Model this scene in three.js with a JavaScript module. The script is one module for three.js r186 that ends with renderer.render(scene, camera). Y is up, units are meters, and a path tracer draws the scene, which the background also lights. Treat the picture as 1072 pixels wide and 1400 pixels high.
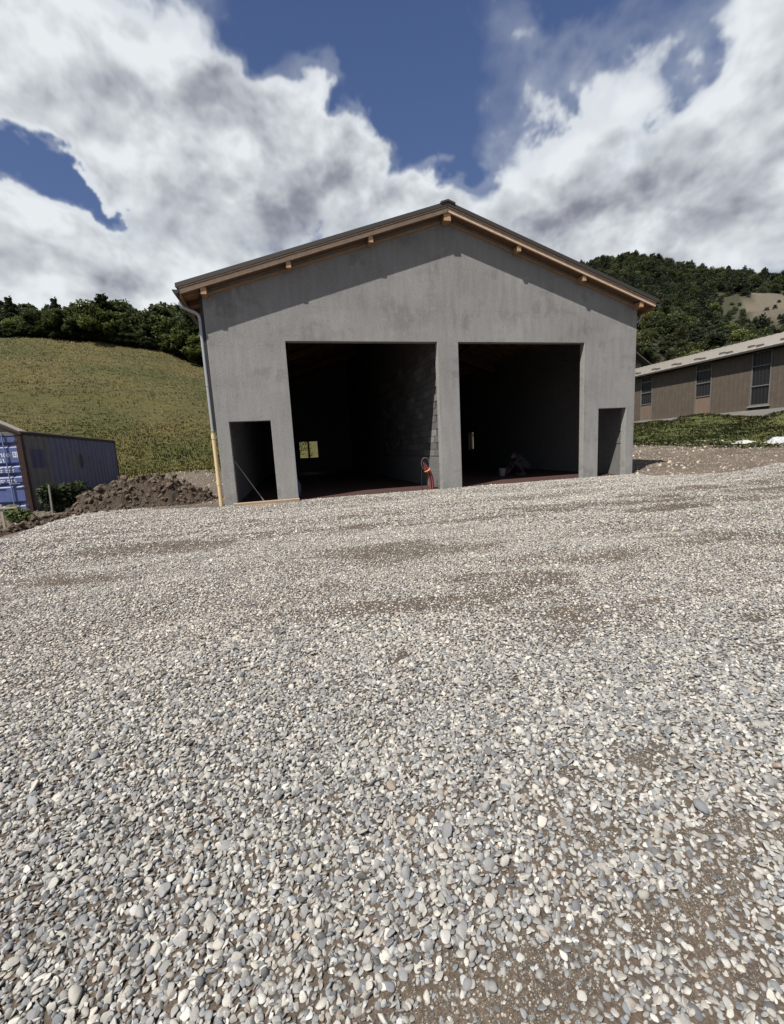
import * as THREE from 'three';
import { mergeGeometries, mergeVertices } from 'three/addons/utils/BufferGeometryUtils.js';
import { RoundedBoxGeometry } from 'three/addons/geometries/RoundedBoxGeometry.js';
import { MarchingCubes } from 'three/addons/objects/MarchingCubes.js';

// ================= camera, sky, sun, exposure =================
const scene = new THREE.Scene();
const camera = new THREE.PerspectiveCamera(101.3, 784 / 1024, 0.05, 3000);
camera.rotation.order = 'YXZ';
camera.position.set(1.702, 1.249, 11.558);
camera.rotation.set(-0.1489, -0.2323, -0.0544);
camera.updateMatrixWorld(true); camera.updateProjectionMatrix();
const renderer = new THREE.WebGLRenderer({ antialias: true });
renderer.setSize(784, 1024);
renderer.toneMapping = THREE.LinearToneMapping;
renderer.toneMappingExposure = 1.5;
renderer.shadowMap.enabled = true;
const SKY_LEVEL = 0.62;                        // radiance of a white cloud is about this
const SUN_DIR = new THREE.Vector3(-1.42, 2.82, 1).normalize();
const sun = new THREE.DirectionalLight(new THREE.Color(1.0, 0.955, 0.89), 5);
sun.position.copy(SUN_DIR).multiplyScalar(120); sun.target.position.set(0, 0, 0);
sun.castShadow = true; sun.shadow.mapSize.set(4096, 4096);
Object.assign(sun.shadow.camera, { left: -80, right: 80, top: 80, bottom: -80, near: 1, far: 400 });
scene.add(sun, sun.target);
// ---------- noise helpers ----------
function mulberry(a) { return function () { a |= 0; a = (a + 0x6D2B79F5) | 0; let t = Math.imul(a ^ (a >>> 15), 1 | a); t = (t + Math.imul(t ^ (t >>> 7), 61 | t)) ^ t; return ((t ^ (t >>> 14)) >>> 0) / 4294967296; }; }
const PERM = new Uint8Array(512);
{ const r = mulberry(77), p = [...Array(256).keys()]; for (let i = 255; i > 0; i--) { const j = Math.floor(r() * (i + 1)); [p[i], p[j]] = [p[j], p[i]]; } for (let i = 0; i < 512; i++) PERM[i] = p[i & 255]; }
const GX = new Float32Array(256), GY = new Float32Array(256), GZ = new Float32Array(256);
{ const r = mulberry(5); for (let i = 0; i < 256; i++) { const z = r() * 2 - 1, a = r() * 6.2832, s = Math.sqrt(1 - z * z); GX[i] = s * Math.cos(a) * 1.6; GY[i] = s * Math.sin(a) * 1.6; GZ[i] = z * 1.6; } }
function noise3(x, y, z) {
  const xi = Math.floor(x), yi = Math.floor(y), zi = Math.floor(z), fx = x - xi, fy = y - yi, fz = z - zi, X = xi & 255, Y = yi & 255, Z = zi & 255;
  const u = fx * fx * fx * (fx * (fx * 6 - 15) + 10), v = fy * fy * fy * (fy * (fy * 6 - 15) + 10), w = fz * fz * fz * (fz * (fz * 6 - 15) + 10);
  const A = PERM[X] + Y, B = PERM[X + 1] + Y, A0 = PERM[A & 255] + Z, A1 = PERM[(A + 1) & 255] + Z, B0 = PERM[B & 255] + Z, B1 = PERM[(B + 1) & 255] + Z;
  const g = (h, a, b, c) => { const k = PERM[h & 255]; return GX[k] * a + GY[k] * b + GZ[k] * c; };
  const x00 = g(A0, fx, fy, fz), x10 = g(B0, fx - 1, fy, fz), x01 = g(A1, fx, fy - 1, fz), x11 = g(B1, fx - 1, fy - 1, fz);
  const y00 = g(A0 + 1, fx, fy, fz - 1), y10 = g(B0 + 1, fx - 1, fy, fz - 1), y01 = g(A1 + 1, fx, fy - 1, fz - 1), y11 = g(B1 + 1, fx - 1, fy - 1, fz - 1);
  const a = x00 + u * (x10 - x00), b = x01 + u * (x11 - x01), c = y00 + u * (y10 - y00), d = y01 + u * (y11 - y01);
  const e = a + v * (b - a), f = c + v * (d - c); return e + w * (f - e);
}
function fbm(x, y, z, oct, gain = 0.5) { let s = 0, a = 1, n = 0; for (let i = 0; i < oct; i++) { s += a * noise3(x, y, z); n += a; a *= gain; x = x * 2.03 + 7.1; y = y * 2.03 + 3.7; z = z * 2.03 + 1.3; } return s / n; }
const clamp = (x, a = 0, b = 1) => Math.min(b, Math.max(a, x)), mixf = (a, b, t) => a + (b - a) * t;
const sstep = (a, b, x) => { const t = clamp((x - a) / (b - a)); return t * t * (3 - 2 * t); };
// ---------- sky: blue air and cumulus, by direction (azimuth from -z towards +x, elevation, degrees) ----------
const CLOUDS = [[-20.2,35.6,8.2,6.6,1.0],[-11.5,35.0,7.6,5.8,1.0],[-17.6,30.8,7.8,3.1,0.8],[-4.2,34.6,8.5,5.6,1.0],[5.5,36.6,3.0,4.6,1.1],[6.5,33.5,4,3,.5],[-2.6,29.3,13.7,6.7,1.0],[7.8,29.7,7.7,4.9,0.9],[12.9,31.7,2.4,2.6,1.1],[10.5,36,1.8,3,-.3],[-22.0,22.3,5.0,3.0,0.9],[-12.1,22.6,12.4,4.0,1.0],[-24.7,22.9,2.1,2.3,0.4],[-18.9,18.4,15.7,3.4,0.9],[-22.4,30.4,3.0,1.6,0.5],[-19.5,27.0,3.2,2.2,-1.1],[-15.5,25.6,1.6,1.5,-.8],[-17.5,28.6,1.5,.7,.5],[-24.2,26.2,2.0,1.4,-0.7],[-24.6,20.3,1.6,1.2,-0.4],[17.6,28.1,4.8,1.9,0.8],[20.4,29.5,1.9,1.5,0.7],[22.2,31.0,0.6,0.5,0.5],[21.5,34.0,1.8,2.1,0.3],[29.2,37.6,5.7,5.0,0.26],[34.7,32.7,3.9,3.1,0.6],[39.2,29.8,3.1,1.9,0.8],[37.7,34.9,4.2,2.8,0.5],[43.2,32.5,3.4,2.4,0.5],[48.1,33.8,2.0,2.2,0.3],[52.8,28.2,5.1,6.3,1.1],[54.2,30.8,3.9,3.5,1.0],[48.5,26.3,4.9,3.2,1.0],[42.2,25.4,13.9,4.1,1.1],[29.9,28.0,5.9,3.1,0.8],[31.5,23.8,11.4,4.0,1.0],[48.3,20.1,12.9,4.3,1.1],[29.1,31.0,2.1,1.7,0.5],[3.0,39.9,5.7,2.6,-0.6],[18.2,37.5,6.2,5.7,-0.8],[24.8,29.6,2.6,1.8,-0.7],[43.4,29.5,2.3,1.6,-0.5],[45,32.5,3,2,-.5],[50,35.5,3,2,-.6],[-24.5,27.4,3.4,2.0,-1.0],[-17.4,25.4,1.2,2.6,-.35],[-13,37.5,5,2.5,.25],[-4.5,39.5,5,2.2,-.5],[9,33,4,3,.5],[14,27,4,2,.5],[22,27.5,3,1.5,.5],[0,13,26,4,1],[26,38,2,7,.14],[31,40,1.6,6,.14],[40,40.5,7,2.5,-.4],[20,41,4,4,-.3],
  [-22,14,14,5,.9],[-5,16,14,5,.9],[46,13,18,6,1.1],[-20,12,20,5,.9],[30,17,12,6,.9],[58,36,9,12,1],[66,26,14,10,1],[12,20,18,6,.8],[-34,32,9,9,.8],[-38,20,14,6,.9],[90,25,20,9,.8]];
const GREYS = [[4,27.5,9,5,.62],[-8,24,7,3,.25],[-16,33,6,3.5,.25],[8,23,9,4,.5],[38,24.5,13,3.2,.62],[30,22,9,3,.4],[51,23,8,3,.4],[-20,20,10,2.5,.12],[46,16,14,3,.35],[-6,36,5,3,.2]];
function skyTexture(W, SKY) {
  const H = W / 2, data = new Float32Array(W * H * 4), D = Math.PI / 180;
  const blob = (az, el) => {
    let s = 0;
    for (const [a, e, ra, re, w] of CLOUDS) {
      let da = az - a; if (da > 180) da -= 360; if (da < -180) da += 360;
      const p = da * Math.cos(el * D) / ra, q = (el - e) / re, d = p * p + q * q;
      if (d < 6) s += w * Math.exp(-d * 1.15);
    }
    return s;
  };
  for (let j = 0; j < H; j++) {
    const el = ((j + 0.5) / H) * 180 - 90;
    for (let i = 0; i < W; i++) {
      const o = (j * W + i) * 4; data[o + 3] = 1;
      if (el < -1.5) { data[o] = 0.2 * SKY; data[o + 1] = 0.19 * SKY; data[o + 2] = 0.17 * SKY; continue; }
      const phi = ((i + 0.5) / W - 0.5) * 2 * Math.PI, ce = Math.cos(el * D);
      const x = Math.cos(phi) * ce, z = Math.sin(phi) * ce, y = Math.sin(el * D);
      const az = Math.atan2(x, -z) / D;
      const front = sstep(75, 60, Math.abs(az - 17)) * sstep(58, 44, el);
      const oc = front > 0 ? 7 : 4;                                     // the sky behind the camera needs less detail
      // domain warp
      const wx = fbm(x * 5.2 + 9, y * 6.5, z * 5.2, 4) , wy = fbm(x * 5.2, y * 6.5 + 31, z * 5.2, 4);
      const n2 = fbm(x * 17 + wx * .5, y * 23 + wy * .5, z * 17 + 8, front > 0 ? 6 : 2, .58);
      const own = front > 0 ? blob(az + wx * 4.6 + n2 * 2.6, el + wy * 4.2 + n2 * 2.2) : 0;
      const n1 = fbm(x * 8 + wx * .3, y * 11 + wy * .3, z * 8 + 3, oc, .54);
      const general = 0.5 + 1.5 * fbm(x * 2.2, y * 3.2 + 11, z * 2.2, 3);
      const soft = fbm(x * 3.1 + 4, y * 4.2, z * 3.1 + 9, 3);           // where edges are crisp, where they fray
      const body = mixf(general, own, front);
      let d = body + n1 * 1.25 + n2 * .6 - 0.52;
      const wide = clamp(0.36 + soft * .9, .16, .8);
      let alpha = clamp((d + .14) / wide); alpha = alpha * alpha * (3 - 2 * alpha) * (0.86 + .14 * sstep(.3, .8, d));
      const veil = clamp(.32 * sstep(.05, .5, body + n1 * .5) + .5 * (n2 + .12) * sstep(.15, .55, body)) * .55;
      alpha = Math.max(alpha, veil);
      // shading: lit from the sun's side (upper left), grey where the cloud is deep and low, pale billows
      const sx = fbm((x - .03) * 8 + wx * .3, (y + .04) * 11 + wy * .3, z * 8 + 3, front > 0 ? 5 : 3, .5);
      const lit = (n1 - sx) * .55 + n2 * .28;
      let grey = 0; for (const [a, e, ra, re, w] of GREYS) { const p = (az + wx * 9 - a) / ra, q = (el + wy * 6 - e) / re; grey += w * Math.exp(-(p * p + q * q)); }
      grey = mixf(.45 + wx, grey, front) * sstep(.1, .9, body + .3 * n1);
      const puff = 1 - Math.abs(fbm(x * 22 + wx * .5, y * 30 + wy * .5, z * 22 + 2, front > 0 ? 4 : 1, .55)) * 2.2;
      const rim = 1 - sstep(.25, 1.0, d);
      const core = 0.74 + .22 * rim + lit * 1.0 + .10 * (puff - .5) - .44 * grey;
      const c = clamp(core < .3 ? .3 + (core - .3) * .4 : core, 0.16, .93);
      const hz = Math.exp(-Math.max(el, 0) / 16), up = sstep(15, 60, el);
      const r = mixf(.085, .046, up) + .13 * hz, g = mixf(.145, .086, up) + .16 * hz, b = mixf(.33, .225, up) + .17 * hz;
      data[o] = SKY * mixf(r, c * .925, alpha); data[o + 1] = SKY * mixf(g, c * .972, alpha); data[o + 2] = SKY * mixf(b, c * 1.0 + .075 * (1 - c), alpha);
    }
  }
  return data;
}

function noise2p(x, y, P, seed) {                        // gradient noise that repeats every P cells
  const xi = Math.floor(x), yi = Math.floor(y), fx = x - xi, fy = y - yi, m = (a) => ((a % P) + P) % P;
  const g = (i, j, a, b) => { const k = PERM[(PERM[(m(i) + seed) & 255] + m(j) + seed * 7) & 255] * 0.0245437; return Math.cos(k) * a + Math.sin(k) * b; };
  const u = fx * fx * fx * (fx * (fx * 6 - 15) + 10), v = fy * fy * fy * (fy * (fy * 6 - 15) + 10);
  const a = g(xi, yi, fx, fy), b = g(xi + 1, yi, fx - 1, fy), c = g(xi, yi + 1, fx, fy - 1), d = g(xi + 1, yi + 1, fx - 1, fy - 1);
  return 1.5 * ((a + u * (b - a)) * (1 - v) + (c + u * (d - c)) * v);
}
{
  const SW = 2688, tex = new THREE.DataTexture(skyTexture(SW, SKY_LEVEL), SW, SW / 2, THREE.RGBAFormat, THREE.FloatType);
  tex.mapping = THREE.EquirectangularReflectionMapping; tex.magFilter = tex.minFilter = THREE.LinearFilter; tex.colorSpace = THREE.LinearSRGBColorSpace; tex.needsUpdate = true;
  scene.background = tex; scene.environment = tex;
}

// ================= small tools =================
const taken = new Map();
function numbered(name) { const n = taken.get(name) || 0; taken.set(name, n + 1); return n ? name + '_' + String(n).padStart(3, '0') : name; }
function tag(o, label, category, group, kind) {
  if (label) o.userData.label = label; if (category) o.userData.category = category;
  if (group) o.userData.group = group; if (kind) o.userData.kind = kind; return o;
}
function thing(name, label, category, pos = [0, 0, 0], turn = 0, group) {
  const g = new THREE.Group(); g.name = numbered(name); g.position.set(...pos); g.rotation.y = turn; scene.add(g);
  return tag(g, label, category, group);
}
function part(name, geo, m, parent) {
  const o = new THREE.Mesh(geo, m); o.name = parent === scene ? numbered(name) : name; o.castShadow = o.receiveShadow = true; parent.add(o); return o;
}
function merge(list) { const l = list.map((g) => (g.index ? g.toNonIndexed() : g)); for (const g of l) for (const k of Object.keys(g.attributes)) if (!['position', 'normal', 'uv', 'color'].includes(k)) g.deleteAttribute(k); return mergeGeometries(l); }
const box = (x0, x1, y0, y1, z0, z1) => new THREE.BoxGeometry(x1 - x0, y1 - y0, z1 - z0).translate((x0 + x1) / 2, (y0 + y1) / 2, (z0 + z1) / 2);
const rbox = (x0, x1, y0, y1, z0, z1, r = 0.006) => new RoundedBoxGeometry(x1 - x0, y1 - y0, z1 - z0, 2, r).translate((x0 + x1) / 2, (y0 + y1) / 2, (z0 + z1) / 2);
function prism(pts, z0, z1, bevel = 0) {           // polygon in x-y, drawn out along z
  const s = new THREE.Shape(pts.map((p) => new THREE.Vector2(p[0], p[1])));
  const g = new THREE.ExtrudeGeometry(s, { depth: z1 - z0 - 2 * bevel, bevelEnabled: bevel > 0, bevelThickness: bevel, bevelSize: bevel, bevelOffset: -bevel, bevelSegments: 1 });
  return g.translate(0, 0, z0 + bevel);
}
function tube(pts, r, seg = 24, rad = 10, closed = false) { return new THREE.TubeGeometry(new THREE.CatmullRomCurve3(pts.map((p) => new THREE.Vector3(...p)), closed, 'centripetal'), seg, r, rad, closed); }
function rod(a, b, r, rad = 8) { return tube([a, b], r, 1, rad); }
const lin = (r, g, b) => new THREE.Color().setRGB(r, g, b);
function noiseTex(n, fn, srgb, repeat) {              // fn(u, v) -> [r, g, b] 0..1
  const d = new Uint8Array(n * n * 4);
  for (let j = 0; j < n; j++) for (let i = 0; i < n; i++) { const c = fn(i / n, j / n), o = (j * n + i) * 4; for (let k = 0; k < 3; k++) d[o + k] = clamp(c[k]) * 255; d[o + 3] = 255; }
  const t = new THREE.DataTexture(d, n, n, THREE.RGBAFormat); t.wrapS = t.wrapT = THREE.RepeatWrapping; t.magFilter = THREE.LinearFilter; t.minFilter = THREE.LinearMipmapLinearFilter; t.generateMipmaps = true;
  if (srgb) t.colorSpace = THREE.SRGBColorSpace; if (repeat) t.repeat.set(repeat[0], repeat[1]); t.needsUpdate = true; return t;
}
const wrapN = (u, v, f, o, seed) => { let s = 0, a = 1, n = 0, P = Math.max(1, Math.round(f)); for (let k = 0; k < o; k++) { s += a * noise2p(u * P, v * P, P, seed + k * 13); n += a; a *= .55; P *= 2; } return s / n; };   // tiles
const sq = (x) => Math.sqrt(clamp(x));               // store linear-ish values with more depth in the darks

// ================= shared textures and materials =================
const GRAIN = noiseTex(512, (u, v) => { const a = .5 + .5 * wrapN(u, v, 60, 3, 3) + .25 * wrapN(u, v, 9, 4, 8); return [a, a, a]; });
const GRAIN_TINT = noiseTex(512, (u, v) => { const a = .86 + .26 * wrapN(u, v, 10, 5, 21) + .16 * wrapN(u, v, 70, 2, 4); return [a, a * .995, a * .985]; });
function mat(c, rough = .85, o = {}) { return new THREE.MeshStandardMaterial({ color: lin(...c), roughness: rough, ...o }); }
const WOODTEX = noiseTex(512, (u, v) => { const g = .5 + .5 * Math.sin((v * 40 + 3 * wrapN(u, v, 2, 3, 5)) * 6.283 + 2 * wrapN(u, v, 7, 3, 1)), k = .80 + .14 * g + .22 * wrapN(u, v, 6, 4, 9); return [k, k * .97, k * .93]; });
const M = {
  timber: mat([.34, .215, .12], .75, { map: WOODTEX }), timberPale: mat([.66, .50, .37], .7, { map: WOODTEX }), endGrain: mat([.46, .29, .165], .8, { map: WOODTEX }), plank: mat([.34, .27, .20], .8, { map: WOODTEX }), timberDark: mat([.16, .085, .045], .8, { map: WOODTEX }),
  roofMetal: mat([.040, .034, .030], .6, { metalness: .1, bumpMap: GRAIN, bumpScale: .001 }),
  gutter: mat([.040, .036, .034], .45, { metalness: .3 }), zinc: mat([.36, .37, .38], .45, { metalness: .35, bumpMap: GRAIN, bumpScale: .0006 }),
  yellowPipe: mat([.60, .455, .26], .45), yellowDark: mat([.45, .30, .11], .5),
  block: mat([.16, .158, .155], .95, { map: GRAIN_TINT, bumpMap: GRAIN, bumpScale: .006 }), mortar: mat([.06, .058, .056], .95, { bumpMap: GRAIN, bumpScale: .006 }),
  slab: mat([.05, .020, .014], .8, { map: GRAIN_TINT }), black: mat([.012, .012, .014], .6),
};
// ================= terrain =================
const lerpPts = (pts, x) => { if (x <= pts[0][0]) return pts[0][1]; for (let i = 1; i < pts.length; i++) if (x <= pts[i][0]) { const t = (x - pts[i - 1][0]) / (pts[i][0] - pts[i - 1][0]); return mixf(pts[i - 1][1], pts[i][1], t * t * (3 - 2 * t)); } return pts[pts.length - 1][1]; };
const linPts = (pts, x) => { if (x <= pts[0][0]) return pts[0][1]; for (let i = 1; i < pts.length; i++) if (x <= pts[i][0]) { const t = (x - pts[i - 1][0]) / (pts[i][0] - pts[i - 1][0]); return mixf(pts[i - 1][1], pts[i][1], t); } return pts[pts.length - 1][1]; };
const HILLTOP = [[-120, 26], [-60, 23.4], [-37, 20.8], [-28, 20.3], [-18.8, 19.7], [-10.4, 17.0], [-4, 14.0], [0, 12.5], [12, 9.5], [30, 6], [60, 6]];
const EDGE_Z = -67;                                      // where the forest begins
const gravelFrontZ = (x) => linPts([[-3.9, -.25], [-3, -1.2], [-1.5, -.42], [-.1, .12], [0, -.02], [12.6, -.02], [12.65, .8], [14.2, 1.85], [16.5, 1.7], [30, 1.2]], x);
function inGravel(x, z) {
  const j = .16 * fbm(x * 1.3, 4, z * 1.3, 3);
  if (x < -3.9 - Math.max(0, z - 1.9) * 1.4 + j) return false;
  return z > gravelFrontZ(x) + (x > 0 && x < 12.6 ? 0 : j * 1.6);
}
function H(x, z) {
  if (x > .1 && x < 12.5 && z < -.1 && z > -17.95) return -.14;        // under the slab
  let h = -.03 * clamp(z, -20, 15);
  const t = -20 - z;
  if (t > 0) {
    const top = lerpPts(HILLTOP, x), q = t / 47;
    h += q < 1 ? (top - .6) * Math.pow(q, 1.12) : (top - .6) * (1 + (q - 1) * .55);
    h += .5 * (sstep(20.2, 21.8, t + 1.2 * fbm(x * .1, 3, 1, 2)) - .5) * sstep(8, 16, t) * sstep(40, 28, t);
    h += fbm(x * .07, 2, z * .07, 3) * 1.1 * sstep(0, 14, t) + fbm(x * .35, 5, z * .35, 3) * .22 * sstep(0, 6, t);
  }
  h += linPts([[12.7, 0], [14, .05], [19.3, .5], [19.9, .62], [22, 1.1], [26, 1.6], [30.4, 1.72], [40, 1.8]], x) * sstep(7, 2.5, z) * sstep(-60, -24, z);
  const bankG = sstep(19.5, 20.4, x) * sstep(31, 28, x) * sstep(8, 3, z);
  h += bankG * (fbm(x * .4, 7, z * .4, 3) * .3);
  h += .55 * Math.exp(-(((x - 24.5) / 1.8) ** 2 + ((z + 8.1) / 1.5) ** 2)) + .3 * Math.exp(-(((x - 26) / 2) ** 2 + ((z + 3.8) / 1.6) ** 2));
  // left: the ground dips in front of the container
  h -= .2 * sstep(-3.4, -5, x) * sstep(-9, -5, z) * sstep(8, 2, z);
  const yard = sstep(-1, .6, z) * sstep(26, 16, x);
  h += yard * (fbm(x * .22 + 3, 1, z * .8 - x * .08, 3) * .10 * sstep(12, 7, z) * sstep(.1, 1, z) + fbm(x * .9, 3, z * 1.4, 3) * .045);
  if (x > -1 && x < 13.2 && z > -.5) h = mixf(Math.max(h, -.02) + .012, h, sstep(.05, 1.2, z));
  if (z <= -.5 && x < 0) h += fbm(x * .8, 9, z * .8, 3) * .08 * sstep(0, -.6, x);
  if (x > 12.7 && z < 2) h += fbm(x * .9, 9, z * .9, 4) * .09 * sstep(12.7, 13.6, x);
  return h;
}
function gravelDensity(x, z) {                            // 0..1: how thickly the stones lie
  let d = 1;
  const P = [[2.0, 10.76, .36, .20, 1.2], [2.34, 10.72, .24, .10, .6], [2.70, 10.62, .24, .06, .4], [2.95, 10.62, .26, .05, .3], [2.5, 10.36, .26, .07, .35], [3.05, 10.32, .34, .07, .42], [2.32, 10.02, .2, .1, .35], [3.4, 10.5, .26, .14, .45], [3.3, 10.05, .3, .07, .4]];
  const n = fbm(x * 2.6, 1.7, z * 2.6, 4), f = fbm(x * 9, 2.7, z * 9, 3);
  for (const [a, b, rx, rz, w] of P) d -= w * Math.exp(-(((x - a) / rx) ** 2 + ((z - b) / rz) ** 2) * (1 - n * .9)) * (1 + 1.2 * f);
  const streak = fbm(x * .34 + z * .12, 8.1, z * 1.7 - x * .22, 4), s2 = fbm(x * .2, 5.5, z * .55 - x * .06, 3);
  d -= sstep(.04, .36, streak + .5 * s2) * .62 * sstep(9.8, 7.5, z) * (.35 + .65 * sstep(1.5, 4.5, z));
  d -= sstep(.10, .34, fbm(x * 1.5 + z * 2.2, 3.3, z * 1.6 - x * .9, 3)) * .34 * sstep(1.2, 2.6, x) * sstep(7, 9, z);
  d -= sstep(.14, .42, n) * .30 + .18 * sstep(.15, .4, f);
  d -= .5 * sstep(7, 11, x) * sstep(6.2, 4.9, z) * sstep(2.4, 3.8, z);
  return clamp(d, 0, 1);
}
function steps(list) { const o = []; for (let i = 0; i < list.length - 1; i++) { const [a, d] = list[i], b = list[i + 1][0], n = Math.max(1, Math.round((b - a) / d)); for (let k = 0; k < n; k++) o.push(a + (b - a) * k / n); } o.push(list[list.length - 1][0]); return o; }
const XS = steps([[-240, 12], [-80, 4], [-44, 1.2], [-9, .4], [-4.4, .2], [0, .15], [.15, .6], [12.45, .15], [12.6, .2], [20, .5], [32, 2], [60, 8], [150, 20], [300, 1]]);
const ZS = steps([[-300, 20], [-110, 4], [-72, 1.2], [-30, .7], [-17.95, .12], [-17.8, .6], [-4, .25], [-.12, .12], [0, .12], [6, .15], [11, .12], [13, .5], [20, 5], [60, 20], [260, 1]]);
const regionOf = (x, z) => {
  const w = .5 * fbm(x * .6, 6, z * .6, 3);
  if (z > -.5 && (inGravel(x, z) || z > 3) && !(x > 30) && x > -16) return 'gravel_yard';
  if (x > 19.5 + w + .06 * Math.min(0, z) * 0 && z > -30) return 'grass_bank';
  if (z > -18.2 + w * 2.4 + (x < -7 ? 5 : 0) && x > -26) return 'dirt_ground';
  return 'meadow_hill';
};
const TERR = {
  gravel_yard: ['pale grey gravel yard with brown dirt showing between the stones', 'ground'],
  dirt_ground: ['bare brown stony earth around the sides of the grey building', 'ground'],
  meadow_hill: ['olive grass hillside rising to the forest edge behind the building', 'hill'],
  grass_bank: ['green grass bank below the brown metal-clad barn', 'ground'],
};
const DIRT = noiseTex(1024, (u, v) => { const a = wrapN(u, v, 8, 5, 2), b = wrapN(u, v, 56, 3, 14), c = wrapN(u, v, 120, 2, 31); const k = .62 + .22 * a + .30 * b + .28 * c + .7 * Math.max(0, c - .25); return [k, k * .985, k * .97]; });
const DIRTB = noiseTex(1024, (u, v) => { const k = .5 + .4 * wrapN(u, v, 55, 3, 14) + .4 * wrapN(u, v, 120, 2, 31); return [k, k, k]; });
const groundMats = {
  gravel_yard: new THREE.MeshStandardMaterial({ vertexColors: true, roughness: .98, map: DIRT, bumpMap: DIRTB, bumpScale: .005 }),
  dirt_ground: new THREE.MeshStandardMaterial({ vertexColors: true, roughness: .98, map: DIRT, bumpMap: DIRTB, bumpScale: .04 }),
  meadow_hill: new THREE.MeshStandardMaterial({ vertexColors: true, roughness: 1, map: DIRT, bumpMap: DIRTB, bumpScale: .05 }),
  grass_bank: new THREE.MeshStandardMaterial({ vertexColors: true, roughness: 1, map: DIRT, bumpMap: DIRTB, bumpScale: .05 }),
};
function groundColor(reg, x, z) {
  const n = fbm(x * .5, 3, z * .5, 4), m = fbm(x * .09, 8, z * .09, 3);
  if (reg === 'gravel_yard') { const k = 1 + .3 * n; return [.108 * k, .082 * k, .060 * k]; }
  if (reg === 'dirt_ground') { const k = 1 + .5 * n; return [.165 * k, .128 * k, .098 * k]; }
  if (reg === 'grass_bank') { const k = 1 + .5 * n; return [.115 * k, .13 * k, .03 * k]; }
  const k = 1 + .4 * n, dry = clamp(.5 + 1.6 * m); return [mixf(.082, .120, dry) * k, mixf(.084, .100, dry) * k, mixf(.014, .024, dry) * k];
}
const ground = {}, nx = XS.length, nz = ZS.length, hs = new Float32Array(nx * nz);
function cellOf(A, v) { let a = 0, b = A.length - 2; while (a < b) { const m = (a + b + 1) >> 1; if (A[m] <= v) a = m; else b = m - 1; } return a; }
function sheetY(x, z) {                                   // height of the laid sheet itself
  const i = cellOf(XS, x), j = cellOf(ZS, z), u = (x - XS[i]) / (XS[i + 1] - XS[i]), v = (z - ZS[j]) / (ZS[j + 1] - ZS[j]), p = hs[j * nx + i], q = hs[j * nx + i + 1], s = hs[(j + 1) * nx + i], t = hs[(j + 1) * nx + i + 1];
  return u + v < 1 ? p + u * (q - p) + v * (s - p) : t + (1 - u) * (s - t) + (1 - v) * (q - t);
}
{
  for (let j = 0; j < nz; j++) for (let i = 0; i < nx; i++) hs[j * nx + i] = H(XS[i], ZS[j]);
  const acc = {};
  for (let j = 0; j < nz - 1; j++) for (let i = 0; i < nx - 1; i++) {
    const r = regionOf((XS[i] + XS[i + 1]) / 2, (ZS[j] + ZS[j + 1]) / 2), a = (acc[r] ??= { map: new Map(), pos: [], uv: [], col: [], idx: [] });
    const v = (ii, jj) => { const key = jj * nx + ii; let k = a.map.get(key); if (k === undefined) { k = a.pos.length / 3; a.map.set(key, k); a.pos.push(XS[ii], hs[key], ZS[jj]); const s = r === 'gravel_yard' ? 1.1 : 3.1; a.uv.push(XS[ii] / s, ZS[jj] / s); a.col.push(...groundColor(r, XS[ii], ZS[jj])); } return k; };
    const p = v(i, j), q = v(i + 1, j), s = v(i, j + 1), t = v(i + 1, j + 1); a.idx.push(p, s, q, q, s, t);
  }
  for (const r of Object.keys(TERR)) {
    const a = acc[r], g = new THREE.BufferGeometry(); g.setAttribute('position', new THREE.Float32BufferAttribute(a.pos, 3)); g.setAttribute('uv', new THREE.Float32BufferAttribute(a.uv, 2)); g.setAttribute('color', new THREE.Float32BufferAttribute(a.col, 3)); g.setIndex(a.idx); g.computeVertexNormals();
    ground[r] = tag(part(r, g, groundMats[r], scene), TERR[r][0], TERR[r][1], null, 'structure');
  }
}
// the wooded mountain to the right, on a polar grid about the yard
const MC = [1.7, 11.6], D2R = Math.PI / 180;
const SKYLINE = [[-4, 7], [10, 11], [20, 14], [28, 17.2], [33, 18.6], [37, 18.4], [40, 18.7], [42.5, 18.7], [46, 17.2], [51, 14.9], [55.4, 13.1], [60, 12.6], [70, 12], [85, 10], [100, 8]];
function mountainH(r, az) {
  const el = linPts(SKYLINE, az) , top = Math.tan(el * D2R) * 280, q = (r - 46) / 234;
  const x = MC[0] + r * Math.sin(az * D2R), z = MC[1] - r * Math.cos(az * D2R);
  let h = 1.2 + (top) * (q < 0 ? q * .2 : q < 1 ? Math.pow(q, 1.12) : 1 - (q - 1) * .25);
  h += fbm(x * .018, 3, z * .018, 4) * 12 * sstep(0, .5, q) + fbm(x * .1, 3, z * .1, 2) * 1.2 * sstep(0, .2, q);
  const pad = clamp(1.6 * Math.exp(-(((x - 54) / 9) ** 2 + ((z + 48) / 9) ** 2)));
  return mixf(h, 9.6, pad);
}
const isScree = (r, az) => { const n = fbm(r * .03, az * .25, 2, 3); return r > 150 + 26 * n && r < 244 + 20 * n && az > 52.0 + 3 * n + .035 * Math.max(0, 200 - r) && az < 70; };
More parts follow.
